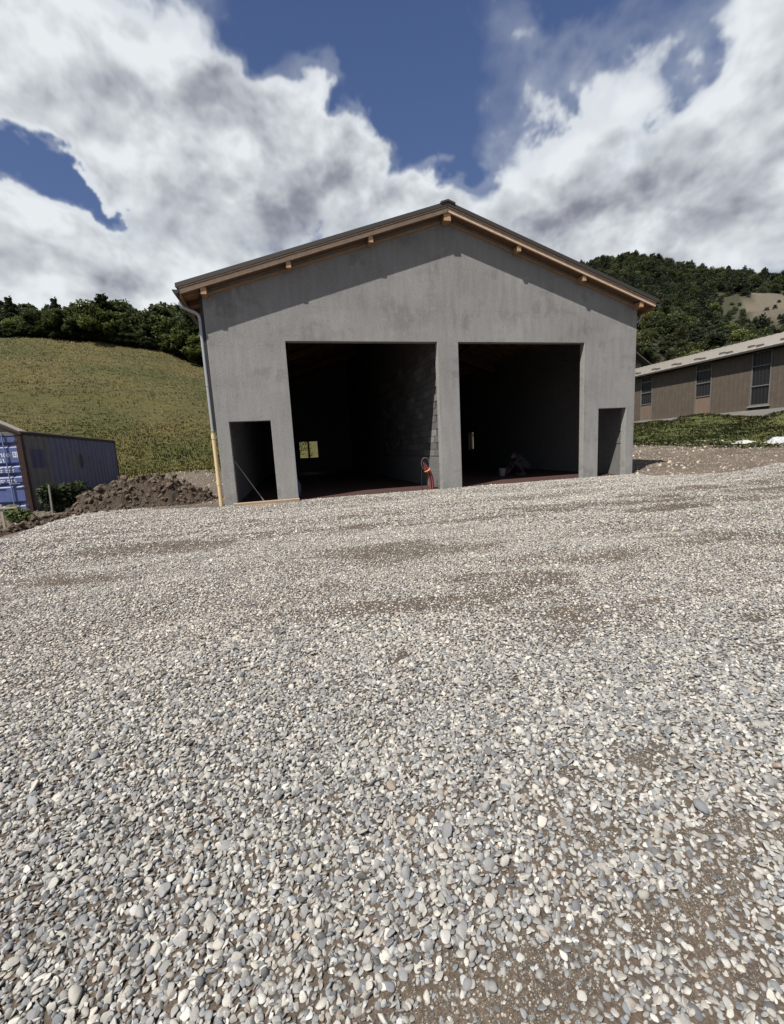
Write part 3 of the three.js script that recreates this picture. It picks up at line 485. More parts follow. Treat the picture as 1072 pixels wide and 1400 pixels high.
{
  // the wood on the hillside behind the first trees: a mass
  const wood = tag(new THREE.Group(), 'dense mixed wood filling the hilltop behind the first row of trees', 'wood', null, 'stuff'); wood.name = 'hilltop_wood'; scene.add(wood);
  const r = mulberry(47), sets = KINDS.map(() => []), whole = KINDS.map((k) => merge([k[1].crown, tint(k[1].trunk, [.08, .062, .048])]));
  for (let z = EDGE_Z - 5; z > -110; z -= 3.2) for (let x = -75; x < 26; x += 3.2) {
    const X = x + (r() - .5) * 2.6, Z = z + (r() - .5) * 2.6, k = [0, 1, 1, 3, 4, 0, 2][Math.floor(r() * 7)], s = (.50 + .30 * r()) * (x > -28 ? 1.35 : .9); const c = .75 + .5 * r();
    sets[k].push([TM(X, H(X, Z) - .3, Z, r() * 6.28, s, s * (k > 2 ? .85 : 1), s), lin(c, c, c)]);
  }
  // undergrowth that closes the forest edge
  for (let x = -50; x < 4; x += .8) { const X = x + r(), Z = EDGE_Z - .2 - 2.4 * r() + (x > -20 ? (x + 20) * .1 : 0), s = .16 + .14 * r(), c = .6 + .4 * r(); sets[1].push([TM(X, H(X, Z) - .25, Z, r() * 6.28, s * 1.9, s, s * 1.9), lin(c, c, c)]); }
  KINDS.forEach((k, i) => instances('wood_trees', whole[i], leafMat, sets[i], wood));
  // the mountain forest
  const forest = tag(new THREE.Group(), 'dark mixed forest covering the steep mountain behind the barn', 'forest', null, 'stuff'); forest.name = 'mountain_forest'; scene.add(forest);
  const low = [broadTree(201, 8, 6.4, [.062, .080, .026], 2600), broadTree(202, 8, 5.6, [.055, .066, .028], 2600), pineTree(203, 9, 5.6, [.036, .048, .024], 2600), pineTree(204, 8.5, 6.2, [.042, .052, .026], 2600), broadTree(205, 7, 6.4, [.105, .125, .034], 2300)].map((t) => merge([t.crown, tint(t.trunk, [.09, .075, .06])]));
  const fs = low.map(() => []);
  for (let d = 62; d < 330; d += 3.1) for (let a = 8; a < 96; a += 3.1 / d / D2R) {
    const rr = d + (r() - .5) * 4.4, az = a + (r() - .5) * 4.4 / d / D2R; if (isScree(rr, az) && r() < .86) continue; if ((az < 30 && d < 160) || (rr < 84 && az > 39 && az < 46.5)) continue;
    const x = MC[0] + rr * Math.sin(az * D2R), z = MC[1] - rr * Math.cos(az * D2R); if (x < 62 && z > -64 && z < -38 && x > 48) continue;
    const f = fbm(x * .022, 4, z * .022, 3), u = r(), dry = fbm(x * .05, 9, z * .05, 2);
    let k = u + f * 1.3 < .48 ? (r() < .5 ? 2 : 3) : r() < .5 ? 0 : 1; if (d < 120 && r() < .5) k = r() < .5 ? 4 : 0; else if (r() < .06) k = 4;
    const s = (.38 + .36 * r()) * (isScree(rr, az) ? .3 : az > 50.5 && rr > 110 && rr < 186 ? .5 : 1), c = .72 + .5 * r(), w = dry > .22 && r() < .4 ? 1.2 : 1;
    fs[k].push([TM(x, mountainH(rr, az) - .5, z, r() * 6.28, s * (k === 2 || k === 3 ? 1.15 : 1.05), s, s * 1.05), lin(c * w, c, c * (w > 1 ? 1.1 : 1))]);
  }
  fs.forEach((l, i) => instances('forest_trees', low[i], leafMat, l, forest));
}
labelTrees();
function tint(g, c) { const n = g.attributes.position.count, a = new Float32Array(n * 3); for (let i = 0; i < n; i++) a.set(c, i * 3); const o = g.clone(); o.setAttribute('color', new THREE.BufferAttribute(a, 3)); o.deleteAttribute('uv'); return o; }
// ================= grass =================
function tuftGeo(seed, blades, h, spread) {
  const r = mulberry(seed), pos = [], nor = [], col = [];
  for (let b = 0; b < blades; b++) {
    const a = r() * 6.28, d = r() * spread, x = d * Math.cos(a), z = d * Math.sin(a), L = h * (.5 + .7 * r()), bend = L * (.2 + .5 * r()), t = r() * 6.28, w = .012 + .014 * r(), k = .75 + .5 * r();
    const dx = Math.cos(t), dz = Math.sin(t), P = [[x - dz * w, 0, z + dx * w], [x + dz * w, 0, z - dx * w], [x + dx * bend * .35 - dz * w * .8, L * .6, z + dz * bend * .35 + dx * w * .8], [x + dx * bend * .35 + dz * w * .8, L * .6, z + dz * bend * .35 - dx * w * .8], [x + dx * bend, L, z + dz * bend]];
    for (const i of [0, 1, 2, 1, 3, 2, 2, 3, 4]) { pos.push(...P[i]); const n = new THREE.Vector3(dx * .3, 1, dz * .3).normalize(); nor.push(n.x, n.y, n.z); col.push(k, k, k); }
  }
  const g = new THREE.BufferGeometry(); g.setAttribute('position', new THREE.Float32BufferAttribute(pos, 3)); g.setAttribute('normal', new THREE.Float32BufferAttribute(nor, 3)); g.setAttribute('color', new THREE.Float32BufferAttribute(col, 3)); return g;
}
const grassMat = new THREE.MeshPhysicalMaterial({ vertexColors: true, roughness: .9, side: THREE.DoubleSide, transmission: .3, thickness: 0, specularIntensity: .3 });
{
  const r = mulberry(515), sets = [[], [], []], geos = [tuftGeo(1, 22, .10, .32), tuftGeo(2, 22, .085, .34), tuftGeo(3, 18, .15, .30)];
  for (let z = -12.5; z > EDGE_Z - 2; z -= .34 * (z < -34 ? 1.35 : 1)) for (let x = -46; x < 6; x += .34 * (z < -34 ? 1.35 : 1)) {
    const X = x + (r() - .5) * .6, Z = z + (r() - .5) * .6, u1 = r(), u2 = r(), u3 = r(), u4 = r();
    if (X > -1 && Z > -24) { if (X > -.4 && Z > -19) continue; if (u4 < .55) continue; }
    const az = Math.atan2(X - 1.7, 11.6 - Z) / D2R; if (az < -33 || az > 6) continue; if (az > -6 && (Z < -45 || X > 3.5)) continue;
    if (regionOf(X, Z) !== 'meadow_hill' && !(u4 < .12 && Z < -14)) continue;
    const m = fbm(X * .09, 8, Z * .09, 3), n = fbm(X * .35, 2, Z * .5, 3), low = sstep(-36, -26, Z), dark = sstep(.18, .42, fbm(X * .22, 12, Z * .3, 3));
    const dry = clamp(.55 + 1.5 * m + .6 * n - .12 * low + (u3 - .5) * .5);
    let c = [mixf(.092, .182, dry), mixf(.098, .136, dry), mixf(.014, .032, dry)]; const k = (.8 + .4 * u1) * (1.08 - .30 * dark); c = c.map((v) => v * k);
    const s = .75 + .6 * u2 + .1 * low + .25 * dark; sets[Math.floor(u3 * 2.999)].push([TM(X, H(X, Z) - .02, Z, u1 * 40, s, s * (1 + .12 * low), s), lin(...c)]);
  }
  const g = tag(new THREE.Group(), 'olive and straw coloured tall grass covering the hillside meadow', 'grass', null, 'stuff'); g.name = 'meadow_grass'; scene.add(g);
  sets.forEach((l, i) => instances('grass_tufts', geos[i], grassMat, l, g));
  const bank = [[], [], []];
  for (let z = 6; z > -30; z -= .15) for (let x = 19.2; x < 30.9; x += .15) {
    const X = x + (r() - .5) * .3, Z = z + (r() - .5) * .3, u1 = r(), u2 = r(), u3 = r(), u4 = r();
    if (regionOf(X, Z) !== 'grass_bank' && u4 < .9) continue;
    const n = fbm(X * .5, 2, Z * .5, 4), bare = sstep(.1, .3, fbm(X * .45, 22, Z * .45, 3)) * sstep(22.5, 24, X); if (bare > u4 + .15) continue;
    const dry = clamp(.30 + 1.1 * n + .35 * sstep(22, 26, X) + (u3 - .5) * .5); const k = .75 + .5 * u1;
    bank[Math.floor(u3 * 2.999)].push([TM(X, H(X, Z) - .02, Z, u1 * 40, .9 + .4 * u2, .30 + .32 * u2, .9 + .4 * u2), lin(mixf(.115, .22, dry) * k, mixf(.165, .185, dry) * k, mixf(.022, .045, dry) * k)]);
  }
  const gb = tag(new THREE.Group(), 'short green grass growing on the bank below the brown barn', 'grass', null, 'stuff'); gb.name = 'bank_grass'; scene.add(gb);
  bank.forEach((l, i) => instances('grass_tufts', geos[i], grassMat, l, gb));
}
// ================= shipping container with its little roof =================
function ribSheet(pts, y0, y1, thick) {               // pts: [s, d] along a line; sheet from y0 to y1, its outer face towards +d; lies in x = d, z = -s
  const pos = [], uv = [], idx = [], L = pts[pts.length - 1][0];
  for (const off of [0, -thick]) { const b = pos.length / 3; for (const [s, d] of pts) for (const y of [y0, y1]) { pos.push(d + off, y, -s); uv.push(s / L, (y - y0) / (y1 - y0)); }
    for (let i = 0; i < pts.length - 1; i++) { const a = b + i * 2; off ? idx.push(a, a + 1, a + 2, a + 2, a + 1, a + 3) : idx.push(a, a + 2, a + 1, a + 1, a + 2, a + 3); } }
  const g = new THREE.BufferGeometry(); g.setAttribute('position', new THREE.Float32BufferAttribute(pos, 3)); g.setAttribute('uv', new THREE.Float32BufferAttribute(uv, 2)); g.setIndex(idx); const n = g.toNonIndexed(); n.computeVertexNormals(); return n;
}
{
  const L = 8.5, CW = 2.44, CH = 2.6, turn = Math.atan2(.44, 8.49);
  const ct = thing('shipping_container', 'old blue shipping container with rusty posts and a low pitched roof over it', 'container', [-6.13, -.22, -3.67], turn);
  const rust = noiseTex(256, (u, v) => { const a = .5 + .5 * wrapN(u, v, 12, 5, 6); return [a * 1.15, a * .92, a * .85]; });
  const rusty = mat([.060, .033, .026], .85, { map: rust, bumpMap: GRAIN, bumpScale: .004 });
  // side paint: faded panels, a darker blue patch, a grey patch, a rusty hole, streaks
  const w = 1024, h = 320, d = new Uint8Array(w * h * 4);
  for (let j = 0; j < h; j++) for (let i = 0; i < w; i++) {
    const u = i / w, v = j / h, n = fbm(u * 30, v * 5, 3, 4), st = fbm(u * 120, v * 2.5, 9, 3); let c = [.088, .105, .185];
    const fade = sstep(.24, .18, u + .03 * n); c = c.map((x, k) => mixf(x, [.115, .112, .118][k], fade * .9)); const k = 1 + .28 * n + .22 * st; c = c.map((x) => x * k);
    const inr = (a, b, e, f) => sstep(a - .003, a + .003, u) * sstep(b + .003, b - .003, u) * sstep(e - .01, e + .01, v) * sstep(f + .01, f - .01, v);
    const p1 = inr(.045, .165, .56, .82); c = c.map((x, q) => mixf(x, [.035, .045, .13][q], p1 * .85));
    const p2 = inr(.385, .475, .50, .76); c = c.map((x, q) => mixf(x, [.12, .12, .135][q], p2 * .8));
    const oval = sstep(1.15, .9, Math.hypot((u - .495) / .03, (v - .64) / .12)); c = c.map((x, q) => mixf(x, [.025, .027, .05][q], oval * .9));
    const r1 = sstep(.25, .6, fbm(u * 40, v * 9, 17, 4) + .5 * sstep(.08, 0, v)); c = c.map((x, q) => mixf(x, [.10, .045, .028][q], r1 * .8));
    const sc = inr(.853, .857, .3, .9) + inr(.91, .915, .25, .8); c = c.map((x, q) => mixf(x, [.30, .31, .33][q], clamp(sc) * .7));
    const o = (j * w + i) * 4; for (let q = 0; q < 3; q++) d[o + q] = 255 * Math.pow(clamp(c[q]), 1 / 2.2); d[o + 3] = 255;
  }
  const st = new THREE.DataTexture(d, w, h, THREE.RGBAFormat); st.colorSpace = THREE.SRGBColorSpace; st.magFilter = THREE.LinearFilter; st.needsUpdate = true;
  const sideMat = new THREE.MeshStandardMaterial({ map: st, roughness: .6, bumpMap: GRAIN, bumpScale: .001 });
  const prof = []; for (let s = .12; s < L - .16; s += .4) prof.push([s, -.045], [s + .1, -.045], [s + .16, -.008], [s + .30, -.008], [s + .36, -.045]); prof.push([L - .1, -.045]);
  part('side_panel', ribSheet(prof, .16, CH - .1, .004), sideMat, ct);
  part('side_panel', ribSheet(prof, .16, CH - .1, .004).rotateY(Math.PI).translate(-CW, 0, -L), sideMat, ct);
  part('end_panel', box(-CW + .1, -.1, .16, CH - .1, -L + .03, -L + .06), sideMat, ct);
  for (const [x, z] of [[-.075, -.075], [-CW + .075, -.075], [-.075, -L + .075], [-CW + .075, -L + .075]]) { const p = part('corner_post', rbox(x - .075, x + .075, .12, CH - .118, z - .075, z + .075, .008), rusty, ct); part('corner_casting', merge([rbox(x - .085, x + .085, 0, .118, z - .085, z + .085, .01), rbox(x - .085, x + .085, CH - .118, CH, z - .085, z + .085, .01)]), rusty, p); }
  for (const y of [.05, CH - .1]) { part('side_rail', rbox(-.07, -.012, y, y + .1, -L + .15, -.15, .005), y > 1 ? rusty : sideMat, ct); if (y > 1) part('roof_edge', rbox(-.12, -.004, CH + .002, CH + .035, -L + .02, -.16, .004), mat([.25, .235, .21], .8), ct); part('side_rail', rbox(-CW + .012, -CW + .07, y, y + .1, -L + .15, -.15, .005), rusty, ct); }
  part('roof_panel', box(-CW + .06, -.06, CH - .06, CH - .03, -L + .1, -.1), rusty, ct);
  part('floor_frame', box(-CW + .05, -.05, .06, .15, -L + .1, -.1), rusty, ct);
  part('door_header', rbox(-CW + .15, -.15, CH - .12, CH - .005, -.12, -.02, .006), mat([.13, .125, .12], .7), ct);
  part('door_sill', rbox(-CW + .15, -.15, .02, .20, -.12, -.02, .006), mat([.17, .18, .20], .7), ct);
  // doors: pressed bands
  const tints = noiseTex(256, (u, v) => { const a = .84 + .24 * wrapN(u, v, 8, 5, 16); return [a * .98, a, a * 1.02]; });
  const doorMat = mat([.105, .138, .31], .5, { map: tints, bumpMap: GRAIN, bumpScale: .0015 }), bandMat = mat([.035, .045, .115], .55);
  const bands = [[2.16, 2.25], [1.575, 1.635], [1.255, 1.335], [.96, 1.04], [.365, .455]];
  for (const [x0, x1] of [[-1.215, -.165], [-CW + .165, -1.225]]) {
    const pts = [[.215, 0]]; for (const [a, b] of [...bands].reverse()) pts.push([a - .035, 0], [a, -.034], [b, -.034], [b + .045, 0]); pts.push([CH - .13, 0]);
    const s = pts.map(([y, dd]) => [y, dd - .035]), outline = [...s, ...[...s].reverse().map(([y, dd]) => [y, dd - .012])];
    const g = new THREE.ExtrudeGeometry(new THREE.Shape(outline.map(([y, dd]) => new THREE.Vector2(dd, y))), { depth: x1 - x0, bevelEnabled: false }); g.rotateY(-Math.PI / 2).translate(x1, 0, 0);
    const leaf = part('door_leaf', g, doorMat, ct);
    for (const [a, b] of bands) part('recessed_band', box(x0 + .09, x1 - .09, a + .002, b - .002, -.066, -.064), bandMat, leaf);
    for (const f of [.24, .72]) { const x = x0 + (x1 - x0) * f; part('lock_rod', rod([x, .1, .005], [x, CH - .04, .005], .016, 10), mat([.16, .20, .34], .45), leaf); part('rod_handle', merge([rbox(x - .01, x + .26, 1.02, 1.05, .012, .026, .004), rbox(x - .035, x + .035, 1.0, 1.07, -.03, .02, .004)]), mat([.14, .17, .28], .5), leaf); }
    for (const y of [.3, .86, 1.46, 2.28]) part('hinge', rbox(x1 > -1 ? x1 - .02 : x0 - .08, x1 > -1 ? x1 + .08 : x0 + .02, y, y + .08, -.035, .005, .005), mat([.02, .022, .04], .6), leaf);
  }
  // stencilled writing on the right-hand door
  const cv = document.createElement('canvas'); cv.width = 640; cv.height = 640; const c = cv.getContext('2d');
  c.clearRect(0, 0, 640, 640); c.fillStyle = '#d8dde6'; c.font = 'bold 112px sans-serif';
  const wide = (t, right, base, w) => { c.save(); c.translate(right - w, base); c.scale(w / c.measureText(t).width, 1); c.fillText(t, 0, 0); c.restore(); };
  wide('651100', 512, 124, 318); wide('42G1', 420, 228, 205); wide('3', 620, 120, 44); c.strokeStyle = '#d8dde6'; c.lineWidth = 11; c.strokeRect(566, 32, 66, 96);
  const rr = mulberry(8); for (const y0 of [322, 518]) for (let k = 0; k < 3; k++) for (const x0 of [214, 398]) { c.globalAlpha = k === 1 ? 1 : .8; for (let x = x0; x < x0 + 130;) { const ww = 10 + 14 * rr(); c.fillRect(x, y0 + k * 41, ww, k === 1 ? 26 : 15); x += ww + 5 + 6 * rr(); } } c.globalAlpha = 1;
  const ct2 = new THREE.CanvasTexture(cv); ct2.colorSpace = THREE.SRGBColorSpace;
  const lt = part('lettering', new THREE.PlaneGeometry(1.0, 1.0).translate(-.665, 1.54, -.0315), new THREE.MeshStandardMaterial({ map: ct2, transparent: true, alphaTest: .35, roughness: .6 }), ct);
  lt.userData.label = 'white container number and weight lines on the door';
  // low pitched roof laid over the container
  const fib = mat([.26, .235, .20], .9, { map: GRAIN_TINT, bumpMap: GRAIN, bumpScale: .004 }), rise = .72, half = CW / 2 + .02;
  part('gable_board', prism([[-CW + .02, CH + .002], [-.02, CH + .002], [-CW / 2, CH + .66]], -.16, -.12), mat([.22, .195, .165], .85, { map: WOODTEX }), ct);
  for (const s of [-1, 1]) { const a = [-CW / 2, CH + .70], b = [-CW / 2 + s * half, CH + .70 - rise * half / (CW / 2 + .02)]; part('roof_sheet', prism([a, b, [b[0], b[1] + .035], [a[0], a[1] + .035]], -.40, .06), fib, ct); part('verge_board', prism([[a[0], a[1] - .07], [b[0], b[1] - .07], [b[0], b[1] - .002], [a[0], a[1] - .002]], .0, .03), mat([.20, .17, .14], .85, { map: WOODTEX }), ct); }
}
// ================= barn on the bank =================
{
  const X = 30.8, Z0 = -29, Z1 = 6, Y0 = 2.35, YE = 6.12, bn = thing('barn', 'long brown metal-clad barn with tall dark windows on the bank', 'barn', [0, 0, 0]);
  const clad = mat([.104, .082, .063], .6, { map: GRAIN_TINT, bumpMap: GRAIN, bumpScale: .002 }), conc = mat([.27, .26, .24], .95, { map: GRAIN_TINT, bumpMap: GRAIN, bumpScale: .01 });
  const win = [[-18.6, -17.5], [-13.7, -12.55], [-9.88, -8.78], [-4.9, -3.8], [.3, 1.4]], edges = [Z0, ...win.flat(), Z1];
  for (let k = 0; k < edges.length; k += 2) {           // cladding between the windows; outer face looks to -x
    const len = edges[k + 1] - edges[k], pts = [], n = Math.max(2, Math.round(len / .3)), p = len / n;
    for (let i = 0; i < n; i++) { const s = i * p; pts.push([s, 0], [s + p * .28, 0], [s + p * .40, .007], [s + p * .62, .007], [s + p * .74, 0]); } pts.push([len, 0]);
    part('wall_cladding', ribSheet(pts, Y0 + .1, YE - .12, .003).rotateY(Math.PI).translate(X, 0, edges[k]), clad, bn);
  }
  part('wall_core', box(X + .05, X + .2, Y0 - 1.2, YE - .1, Z0, Z1), mat([.06, .05, .042], .9), bn);
  part('plinth', box(X - .06, X + .049, Y0 - 1.3, Y0 + .1, Z0, Z1), conc, bn);
  const glass = new THREE.MeshStandardMaterial({ color: lin(.014, .014, .015), roughness: .4 }), bar = mat([.20, .20, .20], .5, { metalness: .4 });
  win.forEach(([a, b], i) => {
    const y1 = YE - .14, y0 = Y0 + (i === 1 || i === 0 ? .16 : .42), solid = i < 2, split = solid ? y0 + 1.25 : y0, f = part('window', merge([box(X - .035, X + .03, y0 - .06, y0, a - .02, b + .02), box(X - .035, X + .03, y1 - .03, y1 + .03, a - .02, b + .02), box(X - .035, X + .03, y0, y1, a - .015, a + .03), box(X - .035, X + .03, y0, y1, b - .03, b + .015)]), bar, bn);
    if (solid) { part('lower_panel', box(X + .005, X + .02, y0, split, a + .03, b - .03), i === 0 ? mat([.165, .120, .088], .8, { map: WOODTEX }) : mat([.18, .13, .10], .8, { map: WOODTEX }), f); }
    const cuts = [split, mixf(split, y1, solid ? .42 : .36), mixf(split, y1, solid ? .8 : .74), y1];
    for (let k = 0; k < 3; k++) { const pts = []; const L = b - a - .06; for (let s = 0; s < 5; s++) pts.push([s * L / 5, 0], [s * L / 5 + .11, 0], [s * L / 5 + .14, .03], [s * L / 5 + .18, .03]); pts.push([L, 0]); part('pane', ribSheet(pts, cuts[k] + .03, cuts[k + 1] - .03, .003).rotateY(Math.PI).translate(X + .035, 0, a + .03), glass, f); part('crossbar', box(X - .04, X + .02, cuts[k] - .028, cuts[k] + .028, a + .031, b - .031), bar, f); }
    if (!solid) part('sill', box(X - .12, X + .03, y0 - .14, y0 - .061, a - .1, b + .1), conc, f);
  });
  const roofM = mat([.30, .275, .245], .75, { map: GRAIN_TINT, bumpMap: GRAIN, bumpScale: .003 });
  for (const [xa, ya, xb, yb] of [[X - .42, YE, X + 7, YE + 2.0], [X + 14.4, YE, X + 7, YE + 2.0]]) {
    const sh = part('roof_sheet', prism([[xa, ya], [xb, yb], [xb, yb + .06], [xa, ya + .06]], Z0 - .4, Z1 + .4), roofM, bn);
    const ribs = []; for (let z = Z0; z < Z1; z += .5) ribs.push(prism([[xa, ya + .061], [xb, yb + .061], [xb, yb + .09], [xa, ya + .09]], z, z + .06)); part('sheet_ribs', merge(ribs), roofM, sh);
    if (xa < X) for (let z = Z0 + 1, k = 0; z < Z1; z += .95, k++) { const t = k % 2 ? .09 : .17, x = mixf(xa, xb, t), y = mixf(ya, yb, t); part('snow_guard', prism([[x, y + .062], [x + .10, y + .09], [x + .06, y + .21], [x - .02, y + .20]], z, z + .42), mat([.10, .09, .08], .6), bn); }
  }
  part('eave_gutter', prism([[X - .56, YE - .09], [X - .43, YE - .11], [X - .43, YE + .02], [X - .57, YE + .02]], Z0 - .4, Z1 + .4), mat([.06, .055, .05], .5), bn);
  part('eave_soffit', box(X - .42, X + .04, YE - .05, YE - .03, Z0 - .3, Z1 + .3), M.timberDark, bn);
  part('back_wall', box(X + 13.8, X + 14, Y0 - 1.2, YE, Z0, Z1), clad, bn);
  for (const z of [Z0 + .1, Z1 - .1]) part('gable_wall', prism([[X + .2, Y0 - 1.2], [X + 13.8, Y0 - 1.2], [X + 13.8, YE - .06], [X + 7, YE + 1.92], [X + .2, YE - .06]], z - .1, z + .1), clad, bn);
  // a house beyond
  const hx = 54.2, hz = -46, hy = 9.4, hs = thing('distant_house', 'small dark-roofed house among the trees beyond the far end of the barn', 'house', [hx, hy, hz], .1);
  part('wall', box(-3.2, 3.2, -2, 3.1, -8, 0), mat([.20, .185, .165], .9, { map: GRAIN_TINT }), hs);
  part('gable_cladding', prism([[-3.4, 3.1], [3.4, 3.1], [0, 5.0]], -.3, .04), M.timberDark, hs);
  const rf = mat([.10, .10, .095], .7, { map: GRAIN_TINT });
  for (const s of [-1, 1]) part('roof', prism([[0, 5.1], [s * 4.6, 2.55], [s * 4.6, 2.72], [0, 5.28]], -8.5, .9), rf, hs);
  for (const x of [-1.6, 1.5]) { const wn = part('window', box(x - .55, x + .55, .9, 2.2, .001, .05), M.timberDark, hs); part('pane', box(x - .46, x + .46, .98, 2.12, .051, .06), glass, wn); }
}
// ================= soil heap =================
{
  const G = [[-2.62, -2.35, .52, .95, .80], [-1.75, -2.05, .36, .85, .62], [-3.35, -1.9, .27, .65, .6], [-1.15, -1.6, .22, .5, .5], [-3.75, -1.6, .20, .5, .5], [-2.4, -1.55, .24, .9, .38], [-4.35, -.55, .16, .45, .6], [-4.7, .35, .14, .4, .55], [-5.0, 1.2, .1, .4, .5]];
  const hh = (x, z) => { let s = 0; for (const [a, b, h, rx, rz] of G) s += h * Math.exp(-(((x - a) / rx) ** 2 + ((z - b) / rz) ** 2)); return s; };
  const soil = new THREE.MeshStandardMaterial({ vertexColors: true, roughness: 1, map: DIRT, bumpMap: DIRTB, bumpScale: .03 });
  const n = 200, x0 = -5.9, x1 = .1, z0 = -5, z1 = 2.4, pos = [], uv = [], col = [], idx = [];
  for (let j = 0; j <= n; j++) for (let i = 0; i <= n; i++) {
    const x = mixf(x0, x1, i / n), z = mixf(z0, z1, j / n), s = hh(x, z), k = sstep(.02, .2, s);
    const lump = (Math.abs(fbm(x * 2.2, 3, z * 2.2, 4, .6)) * .5 + Math.abs(fbm(x * 6, 5, z * 6, 3, .6)) * .2 - .06) * k; pos.push(x, H(x, z) - .05 + s + lump - .04 * (1 - k), z); uv.push(x / 1.5, z / 1.5); const c = 1 + .5 * fbm(x * 1.7, 2, z * 1.7, 4); col.push(.092 * c, .067 * c, .047 * c);
    if (i < n && j < n && hh(mixf(x0, x1, (i + .5) / n), mixf(z0, z1, (j + .5) / n)) > .022) { const a = j * (n + 1) + i, b = a + 1, c2 = a + n + 1; idx.push(a, c2, b, b, c2, c2 + 1); }
  }
  const g = new THREE.BufferGeometry(); g.setAttribute('position', new THREE.Float32BufferAttribute(pos, 3)); g.setAttribute('uv', new THREE.Float32BufferAttribute(uv, 2)); g.setAttribute('color', new THREE.Float32BufferAttribute(col, 3)); g.setIndex(idx); g.computeVertexNormals();
  const hp = thing('soil_heap', 'heap of brown clods of soil beside the blue container', 'soil heap'); part('heap_body', g, soil, hp);
  const r = mulberry(66), clodG = [0, 1, 2, 3].map((k) => { let c = mergeVertices(new THREE.IcosahedronGeometry(1, 3).deleteAttribute('uv').deleteAttribute('normal')); const p = c.attributes.position, cl = []; for (let i = 0; i < p.count; i++) { const v = new THREE.Vector3().fromBufferAttribute(p, i), m = .8 + .55 * fbm(v.x * 1.1 + k * 9, v.y * 1.1, v.z * 1.1, 2) + .55 * Math.abs(fbm(v.x * 2.6 + k * 5, v.y * 2.6, v.z * 2.6, 3)); const st = (a) => mixf(a, Math.round(a * 3.2) / 3.2, .55); p.setXYZ(i, st(v.x * m), st(v.y * m) * .75, st(v.z * m)); const s = .85 + .3 * fbm(v.x * 3, v.y * 3, v.z * 3 + k, 2); cl.push(s, s, s); } c.setAttribute('color', new THREE.Float32BufferAttribute(cl, 3)); c.computeVertexNormals(); return c; });
  const cm = new THREE.MeshStandardMaterial({ vertexColors: true, roughness: 1 }), sets = [[], [], [], []];
  for (let k = 0; k < 9000; k++) {
    const x = mixf(x0, x1, r()), z = mixf(z0, z1, r()), s = hh(x, z), u = r(), b = r(), t = r(); if (s < .03 + .05 * u && !(s > .008 && u < .15)) continue;
    const q = (.016 + .075 * Math.pow(b, 4.5)) * (s > .25 ? 1.2 : .8), kq = sstep(.02, .2, s), y = H(x, z) - .05 + s + (Math.abs(fbm(x * 2.2, 3, z * 2.2, 4, .6)) * .5 + Math.abs(fbm(x * 6, 5, z * 6, 3, .6)) * .2 - .06) * kq + q * .25, c = .75 + .55 * t;
    sets[k % 4].push([new THREE.Matrix4().compose(new THREE.Vector3(x, y, z), new THREE.Quaternion().setFromEuler(new THREE.Euler(u * 6, b * 6, t * 6)), new THREE.Vector3(q, q * (.7 + .4 * u), q)), lin(.100 * c, .073 * c, .051 * c)]);
  }
  const cg = new THREE.Group(); cg.name = 'clods'; cg.userData.kind = 'stuff'; hp.add(cg); sets.forEach((l, i) => instances('clod', clodG[i], cm, l, cg));
}
